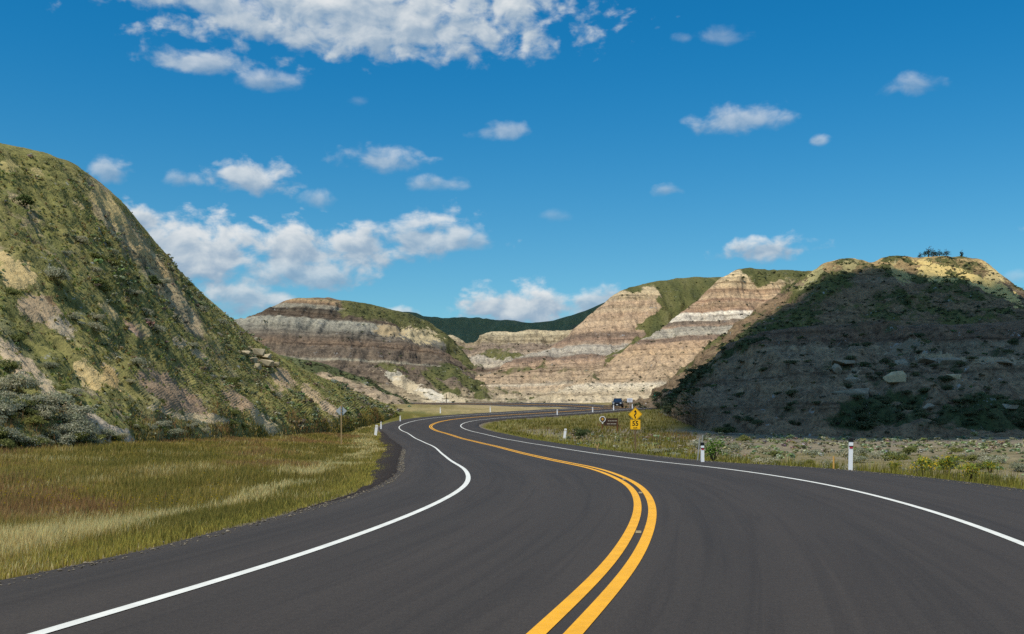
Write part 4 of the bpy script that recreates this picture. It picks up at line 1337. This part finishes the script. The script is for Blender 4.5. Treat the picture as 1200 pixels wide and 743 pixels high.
# loose stones along the pavement edges
n = 9000
ii = rg.integers(0, np.searchsorted(S_ARC, s_of_y(60)), n)
sd_ = rg.random(n) < .5
off = np.where(sd_, -EDGE_L[ii] - rg.gamma(1.3, .22, n) + .25, EDGE_R[ii] + rg.gamma(1.3, .3, n) - .5)
c = np.concatenate([CEN[ii] + NOR[ii] * off[:, None] + TAN[ii] * rg.uniform(-.22, .22, (n, 1)), np.zeros((n, 1))], 1)
on = np.where(sd_, off > -EDGE_L[ii], off < EDGE_R[ii])
c[:, 2] = np.where(on, zroad(c[:, 1]) + .004, ground_z(c[:, 0], c[:, 1]) + .02)
k_ = c[:, 1] > 5
c = c[k_]
n = len(c)
s = (rg.gamma(1.6, .004, n) + .004)[:, None, None]
octa = np.array([(1, 0, .2), (0, 1, .2), (-1, 0, .2), (0, -1, .2), (.1, 0, .8), (0, 0, -.6)])
V = c[:, None] + octa[None] * s * rg.uniform(.6, 1.4, (n, 6, 1))
ft = np.array([(0, 1, 4), (1, 2, 4), (2, 3, 4), (3, 0, 4), (1, 0, 5), (2, 1, 5), (3, 2, 5), (0, 3, 5)])
Fq = (ft[None] + (np.arange(n) * 6)[:, None, None]).reshape(-1, 3)
pebcol = np.repeat(np.array(S(158, 146, 130))[None] * rg.uniform(.5, 1.5, (n, 1)), 6, 0)
tag(mesh_np('roadside_gravel', V.reshape(-1, 3), Fq, M_GRASS, smooth=False, cols={'col': pebcol}), 'loose gravel along the edges of the pavement', 'gravel', kind='stuff')


# ------------------------------------------------------------------ rocks
M_ROCK = plain('pale sandstone', S(188, 172, 142), 0.95, 0.1, var=0.35, scale=2.5)
M_ROCKG = plain('grey sandstone', S(150, 140, 124), 0.95, 0.1, var=0.4, scale=1.6)


def rock(name, c, size, seed, mat, rot=0.0, tilt=0.0):
    import bmesh
    r = random.Random(seed)
    bm = bmesh.new()
    for _ in range(17):
        v = Vector((r.uniform(-1, 1), r.uniform(-1, 1), r.uniform(-1, 1)))
        m_ = max(abs(v.x), abs(v.y), abs(v.z))
        v = v / m_ * r.uniform(.7, 1.0)
        bm.verts.new((v.x * size[0] / 2, v.y * size[1] / 2, v.z * size[2] / 2))
    bmesh.ops.convex_hull(bm, input=list(bm.verts))
    bmesh.ops.delete(bm, geom=[v for v in bm.verts if not v.link_faces], context='VERTS')
    bmesh.ops.bevel(bm, geom=list(bm.edges), offset=min(size) * .025, segments=1, affect='EDGES')
    me = bpy.data.meshes.new(name)
    bm.to_mesh(me)
    bm.free()
    me.materials.append(mat)
    o = bpy.data.objects.new(name, me)
    COL.objects.link(o)
    o.location = tuple(map(float, c))
    o.rotation_euler = (tilt, tilt * .6, rot)
    return o


# stacked slabs on the left hill: column, row, width and height in the photo
for i, (u, v, w, h_, lb) in enumerate([(284, 416, 13, 5, 'small pale slab at the left end of the hillside outcrop'), (297, 414, 17, 6, 'pale flat slab topping the hillside outcrop'), (308, 419, 12, 5, 'pale slab at the top right of the hillside outcrop'),
                                       (290, 423, 15, 5, 'pale slab in the middle left of the hillside outcrop'), (306, 426, 19, 6, 'broad pale slab overhanging the right of the outcrop'), (297, 431, 11, 6, 'pale block under the middle of the outcrop'),
                                       (310, 433, 12, 5, 'lower pale block at the right foot of the outcrop'), (322, 430, 9, 4, 'small pale stone set apart right of the outcrop')]):
    p, nn = on_hill('left_hill', u, v)
    k = p[1] / F
    o = rock('sandstone_slab', p + nn * .3, (w * k * 1.35, w * k * 1.0, h_ * k * 1.6), 700 + i, M_ROCK, rot=.3 * math.sin(i * 2.1), tilt=.08 * math.sin(i * 1.3))
    tag(o, lb, 'rock', 'slabs of the outcrop on the left hill')
for i, (u, v, w, h_, lb) in enumerate([(985, 427, 27, 7, 'long pale ledge at the upper left of the shaded rocks'), (978, 437, 14, 15, 'upright pale block under the upper left ledge'), (996, 449, 16, 8, 'pale rock in the middle of the left shaded rocks'), (999, 466, 38, 17, 'broad low pale rock mound on the shaded slope'),
                                       (982, 471, 15, 10, 'pale stone at the left foot of the broad mound'), (1058, 428, 20, 11, 'pale blocky ledge at the left end of the long rock band'), (1088, 425, 28, 6, 'thin pale ledge in the middle of the long rock band'), (1114, 427, 24, 10, 'thick overhanging ledge of the long rock band'),
                                       (1143, 428, 26, 7, 'pale ledge at the right of the long rock band'), (1174, 427, 24, 5, 'thin ledge at the right end of the long rock band'), (1051, 446, 22, 15, 'tan boulder below the left end of the long rock band'), (1116, 446, 15, 9, 'brownish boulder below the overhanging ledge'),
                                       (1090, 478, 11, 7, 'small pale boulder low among the dark shrubs'), (1186, 480, 16, 7, 'pale stone low at the right edge of the shaded slope')]):
    p, nn = on_hill('right_shoulder', u, v)
    k = p[1] / F
    o = rock('rock_ledge', p + nn * .3, (w * k * 1.25, w * k * .8, h_ * k * 1.05), 740 + i, M_ROCKG if i not in (10, 11) else M_ROCK, rot=.5 * math.sin(i * 1.7), tilt=.1 * math.sin(i * 1.1))
    tag(o, lb, 'rock', 'rocks on the shaded right slope')

# ------------------------------------------------------------------ trees on the skyline of the right hill
M_BARK = plain('grey bark', S(84, 74, 64), 0.9, 0.1)


def ridge_tree(u, top, base, Yd, seed, label, thin=1.0):
    p = P(u, base, Yd)
    h_ = (base - top) / F * Yd
    hh_ = HILLS['right_hill']
    near_ = (np.abs(hh_['u'] - u) < 2.5) & (hh_['t'] > .8) & (hh_['t'] < 1.5)
    k_ = np.where(near_.ravel())[0]
    k_ = k_[hh_['v'].ravel()[k_].argmin()]
    g = hh_['G'].reshape(-1, 3)[k_]
    h_ = (base - top) / F * g[1]
    root = empty('tree', ((u - 600) / F * g[1], g[1], g[2] - .1))
    r = random.Random(seed)
    mb = MB()
    last = Vector((0, 0, -.3))
    segs = 4
    for i in range(segs):
        nx = Vector((r.uniform(-.05, .05) * h_, r.uniform(-.05, .05) * h_, h_ * (i + 1) / segs * .7))
        mb.tube(last, nx, .05 * h_ * (1 - i * .2), .05 * h_ * (1 - (i + 1) * .2), 6)
        if i:
            for q in range(3):
                a = r.uniform(0, 6.28)
                mb.tube(nx, nx + Vector((math.cos(a) * .24 * h_ * thin, math.sin(a) * .24 * h_ * thin, .14 * h_)), .018 * h_, .006 * h_, 5)
        last = nx
    mb.build('trunk', M_BARK, root)
    V, Fq, Cc = leafy(seed, 420, (1.0 * h_ * thin, 1.0 * h_ * thin, h_ * 1.15), .038 * h_, 14, up=0.0, stems=0, cols=[S(58, 68, 48), S(70, 78, 54), S(48, 56, 42)])
    V[:, 2] -= .16 * h_
    mesh_np('crown', V, Fq, M_LEAF, smooth=False, cols={'col': Cc}, parent=root)
    tag(root, label, 'tree', 'trees on the skyline of the right hill')


ridge_tree(1078, 290, 298, 243, 801, 'small bush-like tree at the left end of the skyline clump', .9)
ridge_tree(1088, 283, 298, 243, 802, 'tallest tree of the clump on the skyline of the right hill', .95)
ridge_tree(1094, 286, 298, 244, 803, 'second tree of the skyline clump, right of the tallest', .95)
ridge_tree(1101, 288, 298, 243, 804, 'broad tree in the middle right of the skyline clump', 1.2)
ridge_tree(1109, 288, 298, 243, 805, 'tree at the right end of the skyline clump', 1.1)
ridge_tree(1127, 289, 298.5, 243, 806, 'thin lone tree on the skyline right of the clump', .5)

# ------------------------------------------------------------------ single bushes
def single_bush(name, p, size, seed, cols, label, zs=1.0, leaf=.05, n=700):
    V, Fq, Cc = leafy(seed, n, (size, size, size * zs), leaf * size, 10, stems=12, cols=cols)
    o = mesh_np(name, V, Fq, M_LEAF, smooth=False, cols={'col': Cc})
    o.location = tuple(map(float, p))
    tag(o, label, 'shrub')
    return o


for (u, v, sz, lb) in ((180, 336, 1.5, 'round dark green bush alone high on the left hillside'), (158, 330, .8, 'smaller dark bush left of the round one on the left hillside'), (28, 243, 1.3, 'dark green bush near the crest at the far left')):
    p, _ = on_hill('left_hill', u, v)
    single_bush('bush', p, sz, int(u), [S(78, 92, 50), S(92, 104, 58), S(64, 78, 42)], lb, .9)


def gpos(u, Yd, dz=0.0):
    x = (u - 600) / F * Yd
    return np.array([x, Yd, float(ground_z(np.array([x]), np.array([Yd]))[0]) + dz])


single_bush('leafy_bush', gpos(836, 39.5), .85, 912, [S(96, 124, 52), S(112, 138, 60), S(84, 108, 48)], 'tall leafy green bush behind the delineator post with the leaning stakes', 1.5, .05, 700)
single_bush('bush', gpos(682, 92), 1.7, 913, [S(76, 88, 56), S(88, 98, 62), S(66, 76, 48)], 'dark bush beside the leaning white marker inside the bend', .9)
single_bush('bush', gpos(850, 101), 2.6, 914, [S(66, 78, 48), S(76, 86, 54)], 'low wide dark bush at the foot of the shaded slope', .45)
for i, (u, Yd, sz, lb) in enumerate([(1082, 29.5, .85, 'tall yellow-flowered weed clump right of the nearer delineator post'), (1110, 31, .9, 'bushy yellow-green weed clump on the right verge'), (1160, 31, .6, 'low green weed clump near the right edge of the picture'), (1048, 32, .6, 'small green weed clump just right of the nearer delineator post'), (1138, 27, .7, 'leafy green weed clump closest to the pavement on the right')]):
    single_bush('weed_clump', gpos(u, Yd), sz, 930 + i, [S(124, 138, 58), S(140, 148, 64), S(104, 122, 54), S(196, 168, 50)], lb, 1.1, .04, 600)

# ------------------------------------------------------------------ delineator posts
M_WHITE = plain('white post plastic', S(236, 236, 238), 0.5, 0.3, var=.06)
M_BLACK = plain('black plastic', S(24, 24, 26), 0.6, 0.3)
M_RED = plain('red reflector', S(186, 44, 60), 0.4, 0.4)
M_AMBER = plain('pale reflector', S(214, 200, 180), 0.4, 0.4)


def post_at(u, v0, Yd, h_, label, w=.11, lean=0.0, rz=0.0, mat=None, full=True, group='white delineator posts along the road'):
    p = gpos(u, Yd)
    root = empty('delineator_post', p, rz)
    mb = MB()
    mb.prism([(-w / 2, -.25), (w / 2, -.25), (w / 2, h_ - .06), (w / 2 - .015, h_), (-w / 2 + .015, h_), (-w / 2, h_ - .06)], -.025, .025)
    mb.prism([(-w / 2 + .02, -.2), (-w / 2 + .035, -.2), (-w / 2 + .035, h_ - .07), (-w / 2 + .02, h_ - .07)], .0252, .045)
    mb.prism([(w / 2 - .035, -.2), (w / 2 - .02, -.2), (w / 2 - .02, h_ - .07), (w / 2 - .035, h_ - .07)], .0252, .045)
    mb.build('post', mat or M_WHITE, root)
    if full:
        MB().prism([(-w / 2 - .006, h_ - .06), (w / 2 + .006, h_ - .06), (w / 2 + .006, h_ + .025), (w / 2 - .015, h_ + .045), (-w / 2 + .015, h_ + .045), (-w / 2 - .006, h_ + .025)], -.031, .051).build('cap', M_BLACK, root)
        MB().box((0, -.031, h_ * .80), (w + .014, .012, .028)).build('band', M_BLACK, root)
        MB().box((0, -.030, h_ * .755), (w * .8, .010, .05)).build('reflector', M_RED, root)
    else:
        MB().box((0, -.030, h_ * .85), (w * .8, .010, .10)).build('reflector', M_AMBER, root)
    root.rotation_euler = (0, lean, rz)
    tag(root, label, 'post', group)
    return root


post_at(996.5, 552, 29.5, .92, 'white delineator post with black cap, the nearest one on the right verge', .115, .02)
post_at(823.5, 540, 36.6, .78, 'white delineator post in front of the leafy bush by the leaning stakes', .115, -.015)
post_at(440, 508, 101, 1.05, 'wide pale delineator post nearest on the left verge', .26, .12, full=False)
post_at(446.5, 499, 116, .95, 'white delineator post right behind the wide one on the left verge', .16, full=False)
post_at(469, 491, 134, .85, 'white delineator post on the left verge before the tan spur', .16, full=False)
post_at(516, 487, 152, .85, 'white delineator post left of the bend, below the end of the spur', .16, full=False)
post_at(574.5, 486, 156, .85, 'white delineator post beyond the bend, below the pale cliff', .16, full=False)
post_at(653, 486, 146, .9, 'white delineator post inside the bend, second left of the vehicle', .17, full=False)
post_at(694.5, 483, 152, .9, 'white delineator post inside the bend, just left of the vehicle', .17, full=False)
post_at(719, 481, 157, .95, 'white delineator post in front of the vehicle', .17, full=False)
post_at(741, 479, 164, .85, 'white delineator post right above the yellow warning sign', .16, full=False)
post_at(758, 477, 172, .95, 'leaning white delineator post left of the green sign', .16, -.18, full=False)
post_at(661, 512, 93, 1.05, 'leaning pale board marker inside the bend by the dark bush', .22, .14, full=False)

# forked wooden stake on the right verge
root = empty('forked_stake', gpos(700, 57.5))
M_WOOD = plain('weathered pale wood', S(186, 152, 106), 0.85, 0.1, var=.25, scale=9)
MB().tube((0, 0, -.2), (0, 0, .26), .028, .026).build('stake', M_WOOD, root)
MB().tube((0, 0, .24), (-.11, 0, .5), .026, .03).build('fork', M_WOOD, root)
MB().tube((0, 0, .24), (.10, 0, .5), .026, .03).build('fork', M_WOOD, root)
tag(root, 'small forked tan wooden stake at the pavement edge inside the bend', 'stake')
# leaning stakes beside the leafy bush
M_LATH = plain('grey lath', S(150, 150, 146), 0.85, 0.1, var=.25, scale=9)
for (u0, u1, h_, lb) in ((817, 820, 1.0, 'grey lath stake leaning beside the leafy bush, the left one'), (820.5, 823.5, 1.1, 'grey lath stake leaning beside the leafy bush, the right one')):
    p = gpos(u0, 38.6)
    mb = MB()
    rot = Matrix.Rotation(math.atan2((u1 - u0) / F * 38.6, h_), 3, 'Y')
    mb.box(rot @ Vector((0, 0, h_ / 2 - .1)), (.05, .02, h_ + .2), rot)
    o = mb.build('lath_stake', M_LATH)
    o.location = tuple(p)
    tag(o, lb, 'stake', 'leaning stakes by the leafy bush')
single = MB()
single.tube((0, 0, -.2), (0, 0, .42), .03, .028, 6)
o = single.build('marker_stake', plain('orange tan stake', S(206, 160, 90), .8, .1))
o.location = tuple(gpos(977, 31.5))
tag(o, 'short orange-tan marker stake left of the nearer delineator post', 'stake')
mbp = MB().tube((0, 0, -.3), (0, 0, 1.9), .09, .07, 8)
mbp.box((0, 0, 1.94), (.2, .2, .06))
o = mbp.build('wooden_post', plain('dark wood post', S(70, 58, 48), .9, .1))
o.location = tuple(gpos(523, 219))
tag(o, 'dark wooden post beyond the far leg of the road', 'post')

# ------------------------------------------------------------------ signs
M_YEL = plain('warning yellow sheeting', S(250, 186, 10), 0.45, 0.4, var=.05)
M_INK = plain('black sign ink', S(18, 16, 14), 0.5, 0.3, var=.02)
M_STEEL = plain('galvanised steel', S(150, 152, 154), 0.5, 0.4, metal=.4, var=.12)
M_POST = plain('brown timber post', S(112, 92, 70), 0.9, 0.1, var=.25, scale=8)


def text_mesh(name, txt, size, mat, parent, loc, bold=0.0):
    """flat lettering standing on the face of a sign (reads from -y)"""
    cu = bpy.data.curves.new(name, 'FONT')
    cu.body = txt
    cu.size = size
    cu.align_x = 'CENTER'
    cu.align_y = 'CENTER'
    cu.extrude = .002
    cu.offset = bold
    tmp = bpy.data.objects.new(name, cu)
    COL.objects.link(tmp)
    bpy.context.view_layer.update()
    me = bpy.data.meshes.new_from_object(tmp.evaluated_get(bpy.context.evaluated_depsgraph_get()))
    bpy.data.objects.remove(tmp)
    me.materials.clear()
    me.materials.append(mat)
    o = bpy.data.objects.new(name, me)
    COL.objects.link(o)
    o.parent = parent
    o.location = loc
    o.rotation_euler = (math.radians(90), 0, 0)
    return o


def rounded(w, h_, r, n=4):
    pts = []
    for cx, cz, a0 in ((w / 2 - r, h_ / 2 - r, 0), (-w / 2 + r, h_ / 2 - r, 90), (-w / 2 + r, -h_ / 2 + r, 180), (w / 2 - r, -h_ / 2 + r, 270)):
        for i in range(n + 1):
            a = math.radians(a0 + 90 * i / n)
            pts.append((cx + r * math.cos(a), cz + r * math.sin(a)))
    return pts


def rot2(pts, a):
    c_, s_ = math.cos(a), math.sin(a)
    return [(x * c_ - z * s_, x * s_ + z * c_) for x, z in pts]


def frame(pts, k0, k1, y, c, mb):
    """border ring of a plate face"""
    n = len(pts)
    vs = [(x * k0 + c[0], y, z * k0 + c[1]) for x, z in pts] + [(x * k1 + c[0], y, z * k1 + c[1]) for x, z in pts]
    mb.add(vs, [(i, (i + 1) % n, n + (i + 1) % n, n + i) for i in range(n)])


base = gpos(744.5, 60)
zc1, zc2 = P(744, 485.5, 60)[2] - base[2], P(744, 497.5, 60)[2] - base[2]
root = empty('warning_sign', base)
MB().box((0, .045, (zc1 - .3) / 2 + .15), (.10, .06, zc1 + .9)).build('post', M_POST, root)
dia = rot2(rounded(.58, .58, .04), math.radians(45))
pl_ = MB().prism(dia, 0, .006, (0, 0, zc1)).build('diamond_plate', M_YEL, root)
mb = MB()
frame(dia, .93, .89, -.002, (0, zc1), mb)
mb.build('border', M_INK, pl_)
# winding arrow
path = [(.00, -.25), (.00, -.17), (-.035, -.10), (-.05, -.05), (.0, .0), (.045, .05), (.03, .11), (.0, .15)]
pth = []
for i in range(len(path) - 1):
    for t in np.linspace(0, 1, 5, endpoint=False):
        pth.append(np.array(path[i]) * (1 - t) + np.array(path[i + 1]) * t)
pth = gsmooth(np.array(pth), 1.2)
tg = np.gradient(pth, axis=0)
tg /= np.linalg.norm(tg, axis=1, keepdims=True)
nr = np.stack([-tg[:, 1], tg[:, 0]], 1) * .034
mb = MB()
k_ = len(pth)
mb.add([(a[0], -.004, a[1] + zc1) for a in pth + nr] + [(a[0], -.004, a[1] + zc1) for a in pth - nr], [(i, i + 1, k_ + i + 1, k_ + i) for i in range(k_ - 1)])
mb.add([(-.085, -.004, zc1 + .13), (.085, -.004, zc1 + .13), (0, -.004, zc1 + .27)], [(0, 1, 2)])
mb.build('winding_arrow', M_INK, pl_)
tab = rounded(.60, .58, .04)
tb_ = MB().prism(tab, 0, .006, (0, 0, zc2)).build('speed_plate', M_YEL, root)
mb = MB()
frame(tab, .95, .915, -.002, (0, zc2), mb)
mb.build('border', M_INK, tb_)
text_mesh('numerals', '55', .38, M_INK, tb_, (0, -.005, zc2 + .05), .008)
text_mesh('unit_lettering', 'km/h', .12, M_INK, tb_, (0, -.005, zc2 - .19), .002)
root.rotation_euler = (0, 0, math.radians(-6))
tag(root, 'yellow winding-road warning sign with a 55 speed plate on one post', 'road sign')

# brown park sign with round emblem
M_BROWN = plain('brown sign board', S(66, 48, 38), 0.7, 0.2, var=.1)
M_TIMB = plain('brown timber', S(112, 78, 52), 0.85, 0.1, var=.25)
base = gpos(714.5, 110)
zz_ = P(714, 494.5, 110)[2] - base[2]
root = empty('park_sign', base)
bd = MB().box((.14, 0, zz_), (1.5, .06, .80), bev=.03).build('board', M_BROWN, root)
for zz2, segs_ in ((zz_ + .12, ((-.28, .16), (-.06, .2), (.2, .22), (.48, .26))), (zz_ - .2, ((-.3, .3), (.05, .24), (.38, .3)))):
    mb = MB()
    for cx, wl in segs_:
        mb.box((cx + .16, -.034, zz2), (wl, .006, .055))
    mb.build('lettering_line', plain('faded cream lettering', S(198, 188, 168), .7, .1), bd)
for xx in (-.78, .83):
    MB().tube((xx, .05, -.3), (xx, .05, zz_ + (.1 if xx < 0 else .22)), .1, .095, 8).build('timber_post', M_TIMB, root)
ring = [(math.cos(a) * .34, math.sin(a) * .34) for a in np.linspace(0, 2 * math.pi, 24, endpoint=False)]
em = MB().prism(ring, -.10, -.05, (-.78, 0, zz_ + .30)).build('round_emblem', plain('white emblem disc', S(226, 222, 214), .6, .2), root)
MB().prism([(x * .74, z * .74) for x, z in ring], -.108, -.1005, (-.78, 0, zz_ + .30)).build('emblem_field', M_BROWN, em)
MB().prism([(x * .34, z * .44) for x, z in ring], -.114, -.1085, (-.78, 0, zz_ + .30)).build('emblem_mark', plain('ochre emblem mark', S(196, 146, 62), .6, .2), em)
MB().prism([(-.16, -.25), (.16, -.25), (0, -.5)], -.10, -.05, (-.78, 0, zz_ + .27)).build('emblem_pointer', plain('white emblem pointer', S(226, 222, 214), .6, .2), em)
tag(root, 'low brown park sign with a round white emblem inside the bend', 'sign')

# white rectangular sign near the vehicle
base = gpos(738, 182)
zz_ = P(738, 469, 182)[2] - base[2]
root = empty('white_sign', base)
MB().tube((0, .03, -.3), (0, .03, zz_ + .3), .04, .04, 6).build('post', M_STEEL, root)
pw = MB().prism(rounded(.98, .72, .05), 0, .01, (0, 0, zz_)).build('plate', plain('white sign sheeting', S(226, 226, 232), .5, .3, var=.04), root)
mb = MB()
mb.box((0, -.004, zz_ + .10), (.7, .004, .09))
mb.box((0, -.004, zz_ - .12), (.6, .004, .09))
mb.build('lettering_line', plain('grey lettering', S(168, 164, 178), .6, .2), pw)
tag(root, 'small white rectangular sign right of the vehicle', 'sign')
# green sign
base = gpos(769, 186)
zz_ = P(769, 464.5, 186)[2] - base[2]
root = empty('green_sign', base)
MB().tube((0, .03, -.3), (0, .03, zz_ + .3), .04, .04, 6).build('post', M_STEEL, root)
pg = MB().prism(rounded(.9, 1.0, .06), 0, .01, (0, 0, zz_)).build('plate', plain('green sign sheeting', S(0, 120, 96), .5, .3, var=.05), root)
MB().box((0, -.004, zz_ - .02), (.14, .004, .55)).build('white_mark', plain('white sign mark', S(206, 226, 218), .5, .3), pg)
tag(root, 'small green road sign at the foot of the shaded slope', 'sign')
# back of a diamond sign on the left verge
base = gpos(400, 78)
zz_ = P(400, 481.5, 78)[2] - base[2]
root = empty('diamond_sign', base)
MB().box((0, -.035, zz_ / 2), (.09, .06, zz_ + .9)).build('post', plain('tan timber post', S(164, 140, 104), .9, .1, var=.2), root)
MB().prism(rot2(rounded(.6, .6, .04), math.radians(45)), .0, .006, (0, 0, zz_)).build('plate', plain('bare sign back', S(168, 174, 178), .5, .4, var=.06), root)
mb = MB()
mb.box((0, -.07, zz_ + .12), (.14, .02, .05))
mb.box((0, -.07, zz_ - .12), (.14, .02, .05))
mb.build('bracket', M_STEEL, root)
root.rotation_euler = (0, 0, math.radians(6))
tag(root, 'grey back of a diamond road sign on the left verge', 'road sign')

# ------------------------------------------------------------------ small markers between the yellow lines
M_TAB = plain('cream marker plastic', S(176, 160, 128), .6, .2, var=.05)
for (yy, lb) in ((12.75, 'cream tab marker between the yellow lines, the nearer one'), (19.8, 'cream tab marker between the yellow lines, the middle one'), (24.2, 'cream tab marker between the yellow lines, the farthest one')):
    i = int(np.searchsorted(S_ARC, s_of_y(yy)))
    o = MB().box((0, 0, .004), (.07, .04, .008)).box((0, .012, .014), (.07, .008, .028)).build('lane_marker', M_TAB)
    q = road_pt(i, np.array(-.0), .008)
    o.location = tuple(q)
    o.rotation_euler = (0, 0, math.atan2(-TAN[i, 0], TAN[i, 1]))
    tag(o, lb, 'marker', 'tab markers between the yellow lines')

# ------------------------------------------------------------------ oncoming vehicle
M_PAINT = plain('dark blue car paint', S(24, 34, 52), 0.25, 0.6, var=.05)
M_GLASS = plain('tinted glass', S(30, 46, 66), 0.08, 0.8, var=.02)
M_TYRE = plain('tyre rubber', S(26, 26, 26), .9, .1)
M_RIM = plain('alloy rim', S(150, 152, 156), .4, .5, metal=.5)
M_LAMP = plain('headlamp glass', S(214, 220, 226), .2, .6)
px, py = P(724, 477, 172.0)[:2]
root = empty('suv', (px, py, float(zroad(py))), math.radians(-9))
root.scale = (.9, .95, .93)


def loft_body(name, sections, mat, parent):
    """sections along the length: (y, [(half width, z), ...])"""
    mb = MB()
    n = len(sections[0][1]) * 2
    vs = []
    for yy, pr in sections:
        vs += [(-w, yy, z) for w, z in pr] + [(w, yy, z) for w, z in reversed(pr)]
    fs = []
    for i in range(len(sections) - 1):
        for j in range(n):
            fs.append((i * n + j, i * n + (j + 1) % n, (i + 1) * n + (j + 1) % n, (i + 1) * n + j))
    fs += [tuple(range(n - 1, -1, -1)), tuple((len(sections) - 1) * n + j for j in range(n))]
    return mb.add(vs, fs).build(name, mat, parent)


b_ = loft_body('body', [(-2.35, [(.78, .42), (.82, .6), (.80, .86), (.7, .92)]), (-2.2, [(.88, .36), (.93, .62), (.90, .96), (.78, 1.02)]), (-1.0, [(.92, .34), (.97, .66), (.94, 1.06), (.84, 1.10)]), (2.0, [(.92, .34), (.97, .66), (.94, 1.08), (.84, 1.12)]), (2.35, [(.86, .42), (.92, .66), (.9, 1.05), (.8, 1.1)])], M_PAINT, root)
c_ = loft_body('cabin', [(-1.05, [(.82, 1.09), (.80, 1.12)]), (-.35, [(.86, 1.10), (.68, 1.70)]), (1.9, [(.86, 1.10), (.68, 1.74)]), (2.3, [(.84, 1.10), (.7, 1.4)])], M_PAINT, root)
MB().add([(-.74, -1.0, 1.17), (.74, -1.0, 1.17), (.63, -.42, 1.66), (-.63, -.42, 1.66)], [(0, 1, 2, 3)]).build('windscreen', M_GLASS, c_)
for sx in (-1, 1):
    MB().add([(sx * .858, -.3, 1.16), (sx * .858, 1.9, 1.16), (sx * .70, 1.8, 1.66), (sx * .70, -.3, 1.64)], [(0, 1, 2, 3)]).build('side_window', M_GLASS, c_)
    MB().box((sx * .66, -2.31, .80), (.32, .12, .14), bev=.03).build('headlight', M_LAMP, b_)
    MB().box((sx * 1.02, -.78, 1.16), (.2, .1, .15), bev=.03).build('mirror', M_PAINT, b_)
    MB().box((sx * .58, .7, 1.76), (.05, 2.0, .05)).build('roof_rail', M_BLACK, c_)
    for yy in (-1.45, 1.45):
        w_ = MB().tube((sx * .72, yy, .37), (sx * .98, yy, .37), .37, .37, 18).build('wheel', M_TYRE, root)
        MB().tube((sx * .975, yy, .37), (sx * .99, yy, .37), .24, .22, 14).build('rim', M_RIM, w_)
MB().box((0, -2.33, .76), (.9, .08, .2), bev=.03).build('grille', M_BLACK, b_)
MB().box((0, -2.36, .50), (1.6, .14, .18), bev=.04).build('bumper', M_BLACK, b_)
MB().box((0, -2.44, .50), (.34, .02, .13)).build('number_plate', plain('plate white', S(220, 220, 220), .5, .3), b_)
tag(root, 'dark blue sport utility vehicle coming round the far bend', 'car')
